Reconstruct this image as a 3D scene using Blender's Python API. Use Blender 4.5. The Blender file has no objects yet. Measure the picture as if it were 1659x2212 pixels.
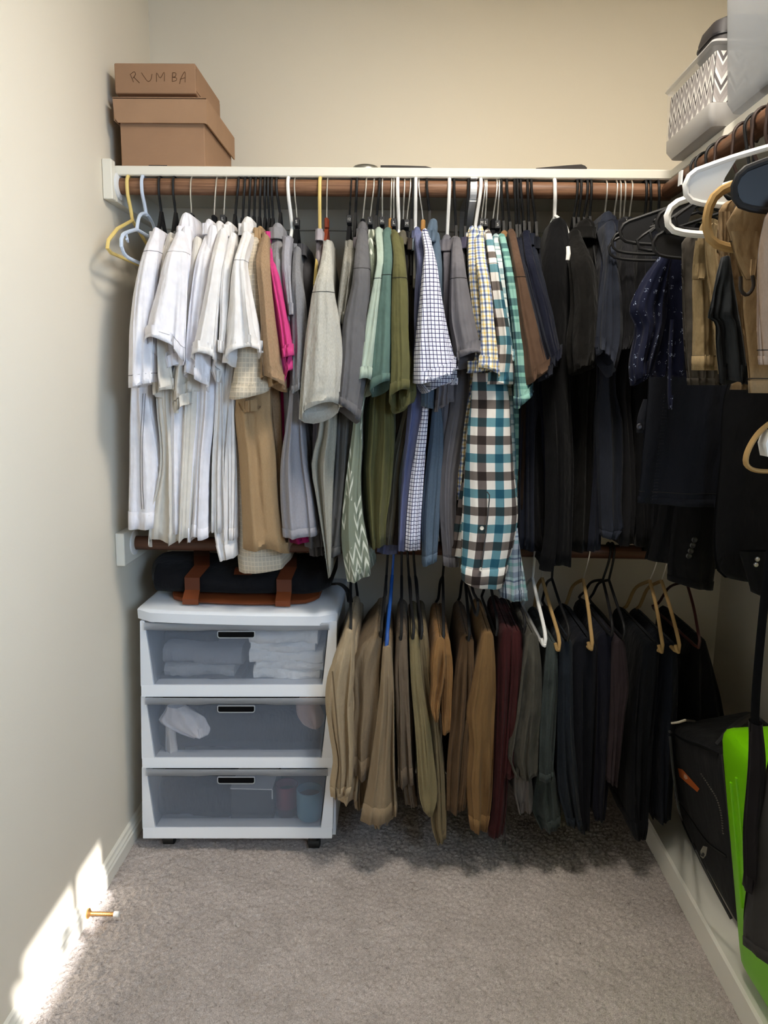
import bpy, math, random
import numpy as np
from mathutils import Matrix, Vector

# ------------------------------------------------------------------ camera
FPX, CX, CY = 1650.0, 829.5, 1106.0
CAMZ = 1.41
def _basis():
    y = np.array([(873-CX)/FPX, (822-CY)/FPX, 1.0]); y /= np.linalg.norm(y)
    r = math.radians(.8)
    x = np.array([math.cos(r), math.sin(r), 0.0]); x -= y*np.dot(x, y); x /= np.linalg.norm(x)
    z = np.cross(x, y)
    if z[1] > 0: z = -z
    return np.stack([x, y, z], 1)          # (right, down, forward) = BAS @ world
BAS = _basis()
scene = bpy.context.scene
COL = scene.collection
cam_data = bpy.data.cameras.new('camera')
cam = bpy.data.objects.new('camera', cam_data); COL.objects.link(cam)
cam_data.sensor_fit = 'HORIZONTAL'; cam_data.sensor_width = 36.0
cam_data.lens = 36.0*FPX/1659.0
cam_data.clip_start = .02
_r = BAS.T @ np.array([1, 0, 0.]); _u = BAS.T @ np.array([0, -1, 0.]); _b = BAS.T @ np.array([0, 0, -1.])
cam.matrix_world = Matrix(((_r[0], _u[0], _b[0], 0), (_r[1], _u[1], _b[1], 0), (_r[2], _u[2], _b[2], CAMZ), (0, 0, 0, 1)))
scene.camera = cam

# ------------------------------------------------------------------ light
world = bpy.data.worlds.new('world'); scene.world = world; world.use_nodes = True
wb = world.node_tree.nodes['Background']
wb.inputs[0].default_value = (.75, .87, 1.0, 1); wb.inputs[1].default_value = 1.2
def area(name, loc, size, power, color, direction, sy=None, spread=180.0):
    l = bpy.data.lights.new(name, 'AREA'); l.shape = 'RECTANGLE'; l.size = size; l.size_y = sy or size
    l.energy = power; l.color = color; l.spread = math.radians(spread)
    o = bpy.data.objects.new(name, l); COL.objects.link(o); o.location = loc
    o.rotation_euler = Vector(direction).to_track_quat('-Z', 'Y').to_euler(); return o
sun = bpy.data.lights.new('sun', 'SUN'); sun.energy = 16.0; sun.angle = math.radians(.6); sun.color = (1.0, .98, .97)
sun_o = bpy.data.objects.new('sun', sun); COL.objects.link(sun_o)
SUND = Vector((1.93, -1.62, 1.46)).normalized()
sun_o.rotation_euler = (-SUND).to_track_quat('-Z', 'Y').to_euler(); sun_o.location = SUND*6
# daylight through the window behind the camera on the right, the door behind the camera is shut
area('window_daylight', (1.08, -.21, 1.78), .95, 14.5, (.52, .73, 1.0), (-1, .80, -.22), .70, 92.0)
# warm ceiling lamp of the closet
area('ceiling_lamp_light', (.36, 1.36, 2.62), .35, 24.5, (1.0, .92, .80), (0, 0, -1))
vs = scene.view_settings
scene.display_settings.display_device = 'sRGB'
vs.view_transform = 'Standard'; vs.look = 'None'; vs.gamma = 1.0; vs.exposure = 0.0; vs.use_curve_mapping = False

# ------------------------------------------------------------------ projection helpers (reading positions off the photograph at a real depth)
H = np.array([0, 0, CAMZ])
def U(px, py, axis, val):
    d = BAS.T @ np.array([(px-CX)/FPX, (py-CY)/FPX, 1.0])
    if axis == 2: val = val-CAMZ
    return d*(val/d[axis])+H
def UY(px, py, Y): return U(px, py, 1, Y)

# ------------------------------------------------------------------ materials
def lin(h):
    if isinstance(h, int): h = ((h >> 16) & 255, (h >> 8) & 255, h & 255)
    out = []
    for c in h:
        c = c/255.0
        out.append(c/12.92 if c <= .04045 else ((c+.055)/1.055)**2.4)
    return (*out, 1.0)
class NT:
    def __init__(s, name):
        s.m = bpy.data.materials.new(name); s.m.use_nodes = True; s.t = s.m.node_tree
        s.b = s.t.nodes['Principled BSDF']
    def n(s, typ, ins=None, **kw):
        nd = s.t.nodes.new(typ)
        for k, v in kw.items(): setattr(nd, k, v)
        for k, v in (ins or {}).items():
            if hasattr(v, 'is_output'): s.t.links.new(v, nd.inputs[k])
            else: nd.inputs[k].default_value = v
        return nd
    def math(s, op, a, b=0.0, c=None):
        ins = {0: a, 1: b}
        if c is not None: ins[2] = c
        return s.n('ShaderNodeMath', ins, operation=op).outputs[0]
    def mix(s, f, a, b, mode='MIX'):
        nd = s.t.nodes.new('ShaderNodeMix'); nd.data_type = 'RGBA'; nd.blend_type = mode
        for i, v in ((0, f), (6, a), (7, b)):
            if hasattr(v, 'is_output'): s.t.links.new(v, nd.inputs[i])
            else: nd.inputs[i].default_value = v
        return nd.outputs[2]
    def uv(s):
        x = s.n('ShaderNodeUVMap'); y = s.n('ShaderNodeSeparateXYZ', {0: x.outputs[0]})
        return x.outputs[0], y.outputs[0], y.outputs[1]
    def obj(s): return s.n('ShaderNodeTexCoord').outputs['Object']
    def noise(s, vec, scale, detail=2.0, rough=.5):
        return s.n('ShaderNodeTexNoise', {'Vector': vec, 'Scale': scale, 'Detail': detail, 'Roughness': rough}).outputs[0]
    def scale(s, vec, x, y, z):
        return s.n('ShaderNodeVectorMath', {0: vec, 1: (x, y, z)}, operation='MULTIPLY').outputs[0]
    def ramp(s, f, stops, mode='LINEAR'):
        nd = s.n('ShaderNodeValToRGB', {0: f}); r = nd.color_ramp; r.interpolation = mode
        while len(r.elements) < len(stops): r.elements.new(.5)
        for e, (p, c) in zip(r.elements, stops): e.position = p; e.color = c
        return nd.outputs[0]
    def bump(s, h, strength, dist, normal=None):
        ins = {'Height': h, 'Strength': strength, 'Distance': dist}
        if normal is not None: ins['Normal'] = normal
        return s.n('ShaderNodeBump', ins).outputs[0]
    def set(s, **kw):
        for k, v in kw.items():
            k = k.replace('_', ' ')
            if hasattr(v, 'is_output'): s.t.links.new(v, s.b.inputs[k])
            else: s.b.inputs[k].default_value = v
        return s.m
_MC = {}
def _cache(key, fn):
    if key not in _MC: _MC[key] = fn()
    return _MC[key]
def _fabric_finish(t, col, wrinkle, weave=.25):
    uvv, _, _ = t.uv()
    o = t.obj()
    w1 = t.noise(t.scale(o, 1, 1, .45), 22.0, 3.0, .55)
    w2 = t.noise(uvv, 1400.0, 1.0)
    n1 = t.bump(w1, .55*wrinkle, .02)
    n2 = t.bump(w2, weave, .0012, n1)
    t.set(Base_Color=col, Roughness=.92, Normal=n2)
    t.b.inputs['Specular IOR Level'].default_value = .12
    t.b.inputs['Sheen Weight'].default_value = .05
    return t.m
def fabric(h, heather=0.0, wrinkle=1.0):
    def mk():
        t = NT('fabric'); c = lin(h)
        uvv, _, _ = t.uv()
        if heather:
            f = t.noise(t.scale(uvv, 1, .28, 1), 520.0, 3.0, .7)
            lo = tuple(x*(1-heather) for x in c[:3])+(1,); hi = tuple(min(1, x*(1+heather)) for x in c[:3])+(1,)
            col = t.ramp(f, [(.36, lo), (.64, hi)])
        else:
            f = t.noise(t.obj(), 35.0, 2.0)
            lo = tuple(x*.95 for x in c[:3])+(1,); hi = tuple(min(1, x*1.05) for x in c[:3])+(1,)
            col = t.ramp(f, [(.3, lo), (.7, hi)])
        return _fabric_finish(t, col, wrinkle)
    return _cache(('f', h, heather, wrinkle), mk)
def plaid(name, pu, su, pv, sv, gain=1.0, wrinkle=.7):
    def mk():
        t = NT(name); _, u, v = t.uv()
        fu = t.math('FRACT', t.math('ADD', t.math('DIVIDE', u, pu), 50.13)); fv = t.math('FRACT', t.math('ADD', t.math('DIVIDE', v, pv), 50.0))
        a = t.ramp(fu, [(p, (*c, 1)) for p, c in su], 'CONSTANT'); b = t.ramp(fv, [(p, (*c, 1)) for p, c in sv], 'CONSTANT')
        return _fabric_finish(t, t.mix(gain, a, b, 'MULTIPLY'), wrinkle)
    return _cache(('p', name), mk)
def waffle(h):
    def mk():
        t = NT('waffle_fabric'); _, u, v = t.uv(); c = lin(h)
        fu = t.math('ABSOLUTE', t.math('SUBTRACT', t.math('FRACT', t.math('MULTIPLY', u, 95.0)), .5))
        fv = t.math('ABSOLUTE', t.math('SUBTRACT', t.math('FRACT', t.math('MULTIPLY', v, 80.0)), .5))
        g = t.math('MAXIMUM', fu, fv)
        col = t.ramp(g, [(.36, tuple(x*.80 for x in c[:3])+(1,)), (.48, tuple(min(1, x*1.08) for x in c[:3])+(1,))])
        m = _fabric_finish(t, col, .6)
        nb = t.bump(g, .5, .003); t.set(Normal=nb); return m
    return _cache(('w', h), mk)
def chevron(name, base, line, ku, kv, duty, masked, dark=None, amp=2.2):
    """printed zigzag lines"""
    def mk():
        t = NT(name); uvv, u, v = t.uv()
        z = t.math('ABSOLUTE', t.math('SUBTRACT', t.math('FRACT', t.math('MULTIPLY', u, ku)), .5))
        f = t.math('FRACT', t.math('ADD', t.math('MULTIPLY', v, kv), t.math('MULTIPLY', z, amp)))
        on = t.math('GREATER_THAN', f, duty)
        if masked:
            vo = t.n('ShaderNodeTexVoronoi', {'Vector': t.scale(uvv, 1, .6, 1), 'Scale': 26.0})
            m1 = t.math('GREATER_THAN', t.n('ShaderNodeSeparateColor', {0: vo.outputs['Color']}).outputs[0], .42)
            on = t.math('MULTIPLY', on, m1)
        col = t.mix(on, lin(base), lin(line))
        if dark is not None:
            g = lin(0x8e8786)
            col = t.ramp(f, [(0, lin(base)), (.22, lin(line)), (.42, lin(dark)), (.62, lin(line)), (.74, g)], 'CONSTANT')
        return _fabric_finish(t, col, .6 if masked else 0.0, .2 if masked else 0.0)
    return _cache(('c', name), mk)
def speckled(h, dot):
    def mk():
        t = NT('floral_fabric'); uvv, u, v = t.uv()
        vo = t.n('ShaderNodeTexVoronoi', {'Vector': uvv, 'Scale': 44.0, 'Randomness': .35})
        fine = t.n('ShaderNodeTexVoronoi', {'Vector': uvv, 'Scale': 330.0, 'Randomness': .6})
        on = t.math('MULTIPLY', t.math('LESS_THAN', vo.outputs['Distance'], .26), t.math('LESS_THAN', fine.outputs['Distance'], .36))
        return _fabric_finish(t, t.mix(on, lin(h), lin(dot)), .8)
    return _cache(('s', h), mk)
def plastic(h, rough=.4, spec=.5):
    def mk():
        t = NT('plastic'); t.set(Base_Color=lin(h), Roughness=rough); t.b.inputs['Specular IOR Level'].default_value = spec; return t.m
    return _cache(('pl', h, rough, spec), mk)
def metal(h, rough=.25):
    def mk():
        t = NT('metal'); return t.set(Base_Color=lin(h), Roughness=rough, Metallic=1.0)
    return _cache(('me', h, rough), mk)
def velvet(h):
    def mk():
        t = NT('velvet'); n = t.noise(t.obj(), 900.0); t.set(Base_Color=lin(h), Roughness=.95, Normal=t.bump(n, .3, .001))
        t.b.inputs['Specular IOR Level'].default_value = .1; return t.m
    return _cache(('v', h), mk)
def paint(name, h, bump=.12, scale=180.0, rough=.7):
    def mk():
        t = NT(name); o = t.obj()
        n = t.noise(o, scale, 3.0, .6); big = t.noise(o, 1.3, 2.0)
        c = lin(h)
        col = t.ramp(big, [(.3, tuple(x*.975 for x in c[:3])+(1,)), (.7, tuple(min(1, x*1.02) for x in c[:3])+(1,))])
        t.set(Base_Color=col, Roughness=rough, Normal=t.bump(n, bump, .002)); t.b.inputs['Specular IOR Level'].default_value = .3; return t.m
    return _cache(('pa', name), mk)
def wood(name, lo, hi, axis, rough=.45):
    def mk():
        t = NT(name); o = t.obj()
        s = [60.0, 60.0, 60.0]; s[axis] = 2.2
        f = t.noise(t.scale(o, *s), 2.6, 4.0, .65)
        col = t.ramp(f, [(.33, lin(lo)), (.66, lin(hi))])
        t.set(Base_Color=col, Roughness=rough, Normal=t.bump(f, .2, .001)); t.b.inputs['Specular IOR Level'].default_value = .35; return t.m
    return _cache(('wd', name), mk)
def cardboard(h):
    def mk():
        t = NT('cardboard'); o = t.obj(); c = lin(h)
        f = t.noise(o, 14.0, 3.0); g = t.noise(t.scale(o, 1, 1, 8), 60.0, 2.0)
        f = t.math('ADD', t.math('MULTIPLY', f, .8), t.math('MULTIPLY', g, .2))
        col = t.ramp(f, [(.3, tuple(x*.93 for x in c[:3])+(1,)), (.7, tuple(x*1.05 for x in c[:3])+(1,))])
        return t.set(Base_Color=col, Roughness=.8, Normal=t.bump(f, .08, .002))
    return _cache(('cb', h), mk)
def frosted(name, h, veil, rough=.3):
    """translucent plastic sheet: part see-through, part milky"""
    def mk():
        t = NT(name); t.set(Base_Color=lin(h), Roughness=rough)
        tr = t.n('ShaderNodeBsdfTransparent'); mx = t.n('ShaderNodeMixShader', {0: veil})
        t.t.links.new(tr.outputs[0], mx.inputs[1]); t.t.links.new(t.b.outputs[0], mx.inputs[2])
        t.t.links.new(mx.outputs[0], t.t.nodes['Material Output'].inputs[0]); return t.m
    return _cache(('fr', name), mk)

# ------------------------------------------------------------------ object helpers
def wloc(o):
    v = np.zeros(3)
    while o is not None: v = v+np.array(o.location); o = o.parent
    return v
def mesh(name, V, F, mat, parent=None, uv=None, smooth=True, label=None, loc=None):
    """one mesh object; V are world coordinates, the object origin goes to parent or to loc"""
    V = np.asarray(V, float)
    base = wloc(parent) if parent is not None else (np.array(loc, float) if loc is not None else np.zeros(3))
    me = bpy.data.meshes.new(name); me.from_pydata((V-base).tolist(), [], F)
    if uv is not None:
        ul = me.uv_layers.new(name='UVMap'); li = np.zeros(len(me.loops), int); me.loops.foreach_get('vertex_index', li)
        ul.data.foreach_set('uv', np.asarray(uv, float)[li].ravel())
    if smooth: me.polygons.foreach_set('use_smooth', [True]*len(me.polygons))
    me.update()
    if mat is not None: me.materials.append(mat)
    o = bpy.data.objects.new(name, me); COL.objects.link(o)
    if parent is not None: o.parent = parent
    elif loc is not None: o.location = loc
    if label: o['label'] = label
    return o
def tag(o, label, cat, group=None, kind=None):
    o['label'] = label; o['category'] = cat
    if group: o['group'] = group
    if kind: o['kind'] = kind
    return o
def thing(name, loc, label, cat, group=None):
    o = bpy.data.objects.new(name, None); COL.objects.link(o); o.location = [float(c) for c in loc]; o.empty_display_size = .03
    return tag(o, label, cat, group)
def struct(o, label=None):
    o['kind'] = 'structure'
    if label: o['label'] = label
    return o
class MB:
    """collects shapes into one mesh"""
    def __init__(s): s.V = []; s.F = []
    def add(s, V, F):
        k = len(s.V); s.V += [list(map(float, v)) for v in V]; s.F += [[i+k for i in f] for f in F]; return s
    def box(s, x0, x1, y0, y1, z0, z1, bev=0.0):
        if bev <= 0:
            V = [(x, y, z) for x in (x0, x1) for y in (y0, y1) for z in (z0, z1)]
            return s.add(V, [(0, 1, 3, 2), (4, 6, 7, 5), (0, 4, 5, 1), (2, 3, 7, 6), (0, 2, 6, 4), (1, 5, 7, 3)])
        b = min(bev, (x1-x0)/2.01, (y1-y0)/2.01, (z1-z0)/2.01)
        V = []; idx = {}
        for ix, x in enumerate((x0, x1)):
            for iy, y in enumerate((y0, y1)):
                for iz, z in enumerate((z0, z1)):
                    sx, sy, sz = (1-2*ix), (1-2*iy), (1-2*iz)
                    for a in range(3):
                        p = [x+sx*b, y+sy*b, z+sz*b]; p[a] = (x, y, z)[a]
                        idx[(ix, iy, iz, a)] = len(V); V.append(p)
        F = []
        for a in range(3):
            o1, o2 = [k for k in range(3) if k != a]
            for side in (0, 1):
                q = []
                for (i, j) in ((0, 0), (1, 0), (1, 1), (0, 1)):
                    c = [0, 0, 0]; c[a] = side; c[o1] = i; c[o2] = j; q.append(idx[(*c, a)])
                F.append(q)
            for i in (0, 1):
                for j in (0, 1):      # edge along axis a
                    c0 = [0, 0, 0]; c0[o1] = i; c0[o2] = j; c1 = list(c0); c1[a] = 1
                    F.append([idx[(*c0, o1)], idx[(*c1, o1)], idx[(*c1, o2)], idx[(*c0, o2)]])
        for ix in (0, 1):
            for iy in (0, 1):
                for iz in (0, 1): F.append([idx[(ix, iy, iz, a)] for a in range(3)])
        return s.add(V, F)
    def tube(s, P, r, seg=8, closed=False, flat=1.0):
        P = [np.array(p, float) for p in P]; n = len(P); R = r if hasattr(r, '__len__') else [r]*n
        V = []; up = None
        for i in range(n):
            a = P[(i-1) % n] if (closed or i > 0) else P[i]; b = P[(i+1) % n] if (closed or i < n-1) else P[i]
            t = b-a; t /= (np.linalg.norm(t)+1e-12)
            if up is None:
                up = np.array([1.0, 0, 0]) if abs(t[0]) < .8 else np.array([0, 0, 1.0])
            up = up-t*np.dot(up, t); up /= np.linalg.norm(up); w = np.cross(t, up)
            for k in range(seg):
                an = 2*math.pi*k/seg; V.append(P[i]+up*R[i]*flat*math.cos(an)+w*R[i]*math.sin(an))
        F = []
        for i in range(n if closed else n-1):
            j = (i+1) % n
            for k in range(seg): F.append((i*seg+k, i*seg+(k+1) % seg, j*seg+(k+1) % seg, j*seg+k))
        if not closed: F += [list(range(seg))[::-1], [(n-1)*seg+k for k in range(seg)]]
        return s.add(V, F)
    def rings(s, R, cap0=True, cap1=True):
        n = len(R[0]); V = [p for r in R for p in r]; F = []
        for i in range(len(R)-1):
            for k in range(n): F.append((i*n+k, i*n+(k+1) % n, (i+1)*n+(k+1) % n, (i+1)*n+k))
        if cap0: F.append(list(range(n))[::-1])
        if cap1: F.append([(len(R)-1)*n+k for k in range(n)])
        return s.add(V, F)
    def prism(s, poly, axis, a, b):
        """polygon in the two other axes, extruded along axis"""
        def pt(p, v):
            q = list(p); q.insert(axis, v); return q
        return s.rings([[pt(p, a) for p in poly], [pt(p, b) for p in poly]])
    def lathe(s, c, prof, seg=24, axis=2):
        R = []
        for r, h in prof:
            ring = []
            for k in range(seg):
                an = 2*math.pi*k/seg; p = [r*math.cos(an), r*math.sin(an)]; p.insert(axis, h)
                ring.append([p[0]+c[0], p[1]+c[1], p[2]+c[2]])
            R.append(ring)
        return s.rings(R)
    def build(s, name, mat, parent=None, smooth=False, label=None, loc=None):
        o = mesh(name, s.V, s.F, mat, parent, None, False, label, loc)
        if smooth: smooth_by_angle(o.data)
        return o
def smooth_by_angle(me, deg=40):
    me.polygons.foreach_set('use_smooth', [True]*len(me.polygons))
    me.set_sharp_from_angle(angle=math.radians(deg))
def crom(pts, n):
    """Catmull-Rom through points, n samples evenly in parameter of chord length"""
    P = np.asarray(pts, float)
    if len(P) == 2:
        t = np.linspace(0, 1, n)[:, None]; return P[0]*(1-t)+P[1]*t
    d = np.r_[0, np.cumsum(np.maximum(1e-6, np.linalg.norm(np.diff(P, axis=0), axis=1)))]; d /= d[-1]
    tt = np.linspace(0, 1, n); out = []
    m = np.zeros_like(P)
    m[1:-1] = (P[2:]-P[:-2])/(d[2:]-d[:-2])[:, None]
    m[0] = (P[1]-P[0])/(d[1]-d[0]); m[-1] = (P[-1]-P[-2])/(d[-1]-d[-2])
    for t in tt:
        i = min(len(P)-2, max(0, np.searchsorted(d, t, 'right')-1)); h = d[i+1]-d[i]; s = (t-d[i])/h
        out.append((2*s**3-3*s**2+1)*P[i]+(s**3-2*s**2+s)*h*m[i]+(-2*s**3+3*s**2)*P[i+1]+(s**3-s**2)*h*m[i+1])
    return np.array(out)

# ------------------------------------------------------------------ cloth: a draped tube of cloth
def cloth(name, rows, yprof, dprof, mat, parent, seed=0, fold=.35, N=24, hb=0.0, cap=0.0, dy=0.0, seams=(), hem=None, thread=None, waves=(3, 5), label=None, twist=0.0, rag=0.0, creases=None):
    """rows: (y, xl, xr) or (yl, xl, yr, xr) photograph positions of the left and right edge going down; yprof / dprof: depth of the
    front edge and thickness front-to-back along the piece; hb: how much the back of the hem hangs lower; cap: rounds the top over"""
    rng = random.Random(seed*7919+13)
    if name in ('sleeve', 'body') and cap == 0: cap = .9
    R = np.array([(r[0], r[1], r[0], r[2]) if len(r) == 3 else r for r in rows], float)
    Rn = crom(R, N)
    ts = np.linspace(0, 1, N)
    yf = np.interp(ts, [p[0] for p in yprof], [p[1] for p in yprof])+dy
    D = np.interp(ts, [p[0] for p in dprof], [p[1] for p in dprof])
    na, ns, nb = 25, 6, 7
    if creases is None:
        creases = []
        if name in ('leg', 'body', 'tail', 'side_panel'):
            for _ in range(2 if name == 'leg' else 1 + (rng.random() < .5)):
                creases.append((rng.uniform(.22, .78), rng.uniform(.45, 1.0) if name == 'leg' else rng.uniform(.2, .55), rng.uniform(-.22, .22), rng.uniform(.05, .09), .05 if name == 'leg' else .25))
        elif name == 'sleeve' and rng.random() < .4:
            creases.append((rng.uniform(.25, .75), rng.uniform(.15, .35), rng.uniform(-.25, .25), rng.uniform(.08, .13), .2))
    NPH = [rng.uniform(0, 6.28) for _ in range(3)]
    ph = [rng.uniform(0, 6.28) for _ in range(6)]; dr = [rng.uniform(-1.6, 1.6) for _ in range(4)]
    k1, k2 = waves[0]+rng.uniform(-.5, .5), waves[1]+rng.uniform(-.7, .7)
    RG = []; UVS = []
    v = 0.0; pz = None
    for i, t in enumerate(ts):
        yl, xl, yr, xr = Rn[i]
        wpx = max(2.0, abs(xr-xl)); hw = .5*wpx/FPX*2.05
        a = min(D[i]/2, hw*.85)
        L = UY(xl, yl, yf[i]+a); Q = UY(xr, yr, yf[i]+a)
        w = max(.002, .5*(Q[0]-L[0])); cx = .5*(L[0]+Q[0]); zc = .5*(L[2]+Q[2])
        loc = []
        for k in range(na):
            th = math.pi*(1-k/(na-1)); loc.append((math.cos(th), a*(1-math.sin(th)), -math.sin(th), math.cos(th)))
        for k in range(1, ns+1): loc.append((1.0, a+(D[i]-2*a)*k/(ns+1), 0, 1))
        for k in range(nb):
            th = math.pi*k/(nb-1); loc.append((math.cos(th), D[i]-a+a*math.sin(th), math.sin(th), math.cos(th)))
        for k in range(1, ns+1): loc.append((-1.0, D[i]-a-(D[i]-2*a)*k/(ns+1), 0, -1))
        T = len(loc); ring = []
        A = fold*min(w, .03)*min(1.0, .15+1.1*t)
        for k, (s, d, ny, nx) in enumerate(loc):
            if k < na: u = 2.8*k/(na-1)
            elif k < na+ns: u = 2.8+1.0*(k-na+1)/(ns+1)
            elif k < na+ns+nb: u = 3.8+1.4*(k-na-ns)/(nb-1)
            else: u = 5.2+1.08*(k-na-ns-nb+1)/(ns+1)
            q = math.sin(k1*u*1.1+ph[0]+dr[0]*t)+.6*math.sin(k2*u*1.2+ph[1]+dr[1]*t*1.7)+.35*math.sin(2.3*k2*u+ph[2]+dr[2]*t*3)
            e = A*q
            edge = 1-abs(s)**4 if k < na else 1.0
            gr = 0.0
            if k < na:
                uu = k/(na-1)
                for (c0, dp_, dft, wd, t0) in creases:
                    if t > t0:
                        g_ = (uu-(c0+dft*(t-.5)+.025*math.sin(9*t+NPH[0])))/wd
                        gr += dp_*min(1, (t-t0)/.25)*math.exp(-g_*g_)
                gr *= min(a, .024)*.75
                # slack cloth buckles across the folds
                gr += fold*.0022*math.sin(26*t+3*uu+NPH[1])*math.sin(2.1*uu+NPH[2])*min(1, t*3)
            x = cx+s*w+nx*e*.45; y = gr+yf[i]+d+ny*0+(-1 if k < na else 0)*e*edge*(-1)
            z = zc+.5*(Q[2]-L[2])*s-hb*(d/max(D[i], .01))*t**4
            if rag and t > .75: z += rag*(t-.75)/.25*math.sin(1.1*u*k1+ph[3])*.4
            ring.append(np.array([x, y, z]))
        ring = np.array(ring)
        seg = np.linalg.norm(np.roll(ring, -1, 0)[:, :2]-ring[:, :2], axis=1); cum = np.r_[0, np.cumsum(seg)[:-1]]
        u0 = cum[na//2]
        if pz is not None: v += float(np.linalg.norm(ring[na//2]-pz))
        pz = ring[na//2]
        RG.append(ring); UVS.append(np.stack([cum-u0+twist*v, np.full(T, v)-(ring[:, 2]-ring[na//2][2])], 1))
    T = len(RG[0])
    # rounded top
    if cap > 0:
        top = RG[0]; c = top.mean(0); half = .5*(top[:, 0].max()-top[:, 0].min())
        extra = []
        for f, up in ((.04, .97), (.30, .92), (.58, .78), (.82, .50)):
            e = top.copy(); e[:, 0] = c[0]+(top[:, 0]-c[0])*f; e[:, 1] = c[1]+(top[:, 1]-c[1])*(1-.03*(1-f)); e[:, 2] += half*up*cap; extra.append(e)
        RG = extra+RG; uv0 = UVS[0]; UVS = [uv0-np.array([0, half*k_]) for k_ in (1.1, .9, .6, .3)]+UVS
    # turned-in hem so the opening has thickness
    last = RG[-1]; c = last.mean(0)
    inn = last.copy(); inn[:, 0] = c[0]+(last[:, 0]-c[0])*.93; inn[:, 1] = c[1]+(last[:, 1]-c[1])*.96; inn2 = inn.copy(); inn2[:, 2] += .03
    RG2 = RG+[inn, inn2]; UV2 = UVS+[UVS[-1], UVS[-1]-np.array([0, .03])]
    V = np.concatenate(RG2); UV = np.concatenate(UV2); F = []
    for i in range(len(RG2)-1):
        for k in range(T): F.append((i*T+k, (i+1)*T+k, (i+1)*T+(k+1) % T, i*T+(k+1) % T))
    o = mesh(name, V, F, mat, parent, UV, True, label)
    n0 = len(RG)-N
    def ring_at(t):
        f = t*(N-1); i = min(N-2, int(f)); g = f-i
        return RG[n0+i]*(1-g)+RG[n0+i+1]*g
    for t in seams:                      # stitched seam lines, a little proud
        r = ring_at(t); c = r.mean(0); q = r.copy(); q[:, :2] = c[:2]+(r[:, :2]-c[:2])*1.012
        MB().tube(list(q), .0008, 5, True).build('seam', thread or DSEAM, o, True)
    if hem:                              # folded hem band, a layer of its own
        t0 = 1-hem
        R3 = []; U3 = []
        for t in (t0, t0+.001, (t0+1)/2, .9995, 1.0):
            r = ring_at(t); c = r.mean(0); q = r.copy(); off = .0016 if t not in (t0, 1.0) else 0.0002
            d = r[:, :2]-c[:2]; ln = np.maximum(1e-6, np.linalg.norm(d, axis=1))[:, None]; q[:, :2] = r[:, :2]+d/ln*off
            q[:, 1] -= off*.8
            R3.append(q)
            f = t*(N-1); i = min(N-2, int(f)); g = f-i; U3.append(UVS[n0+i]*(1-g)+UVS[n0+i+1]*g)
        V = np.concatenate(R3); UV = np.concatenate(U3); F = []
        for i in range(len(R3)-1):
            for k in range(T): F.append((i*T+k, (i+1)*T+k, (i+1)*T+(k+1) % T, i*T+(k+1) % T))
        mesh('hem', V, F, mat, o, UV, True)
    return o
SLV = ([(0, 2.09), (.22, 2.01), (1, 1.965)], [(0, .10), (.25, .06), (1, .085)])
BOD = ([(0, 2.10), (.10, 2.06), (1, 2.045)], [(0, .12), (.10, .28), (1, .32)])
COLR = ([(0, 2.125), (1, 2.105)], [(0, .12), (1, .14)])
DSEAM = plastic(0x34322f, .95, .1); LSEAM = plastic(0xa9a7aa, .95, .1)
_seed = [0]
def garment(kind, label, cat, mat, pieces, group=None, x0=None):
    """pieces: (part name, profile key, rows, options)"""
    r = pieces[0][2][0]
    xc = (r[1]+r[2])/2 if len(r) == 3 else (r[1]+r[3])/2
    loc = UY(xc, r[0], 2.2)
    g = thing(kind, loc, label, cat, group)
    for nm, prof, rows, op in pieces:
        _seed[0] += 1
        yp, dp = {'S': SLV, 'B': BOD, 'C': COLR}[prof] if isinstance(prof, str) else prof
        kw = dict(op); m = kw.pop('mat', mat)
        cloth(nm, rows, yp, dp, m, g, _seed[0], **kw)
    return g
# ================================================================== the room
XL, XR, YB, YFR, ZC = -.82, 1.11, 2.60, -1.15, 2.70
WALL = paint('wall_paint', 0xe8dfce, .10, 220.0, .75)
TRIM = paint('trim_paint', 0xeae6da, .04, 90.0, .45)
WHITEP = plastic(0xe9ebee, .38)
def carpet():
    t = NT('carpet'); o = t.obj()
    f = t.noise(o, 420.0, 4.0, .8); g = t.noise(o, 6.0, 3.0, .6); h = t.noise(o, 110.0, 2.0, .6)
    a = t.ramp(f, [(.36, lin(0x9f9590)), (.5, lin(0xcfc5c0)), (.66, lin(0xe9e1dd))])
    b = t.ramp(g, [(.3, (.88, .87, .86, 1)), (.7, (1.08, 1.07, 1.07, 1))])
    c = t.ramp(h, [(.3, (.86, .86, .86, 1)), (.7, (1.1, 1.1, 1.1, 1))])
    return t.set(Base_Color=t.mix(1.0, t.mix(1.0, a, b, 'MULTIPLY'), c, 'MULTIPLY'), Roughness=1.0, Normal=t.bump(f, .6, .006), Specular_IOR_Level=.05)
CARPET = carpet()
nx, ny = 486, 352
rs = np.random.RandomState(4)
xs = np.linspace(XL, XR, nx); ys = np.linspace(1.2, YB, ny)
gx, gy = np.meshgrid(xs, ys)
n0 = rs.rand(ny, nx)
def blur(a, k):
    for _ in range(k):
        a = (a+np.roll(a, 1, 0)+np.roll(a, -1, 0)+np.roll(a, 1, 1)+np.roll(a, -1, 1))/5
    return a
def nrm(a): return (a-a.mean())/a.std()
gz = .0016*nrm(n0)+.0010*nrm(blur(rs.rand(ny, nx), 2))+.0009*nrm(blur(rs.rand(ny, nx), 30))
gx2 = gx+.0014*nrm(rs.rand(ny, nx)); gy2 = gy+.0014*nrm(rs.rand(ny, nx))
V = np.stack([gx2, gy2, gz], -1).reshape(-1, 3)
idx = np.arange(nx*ny).reshape(ny, nx)
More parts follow.
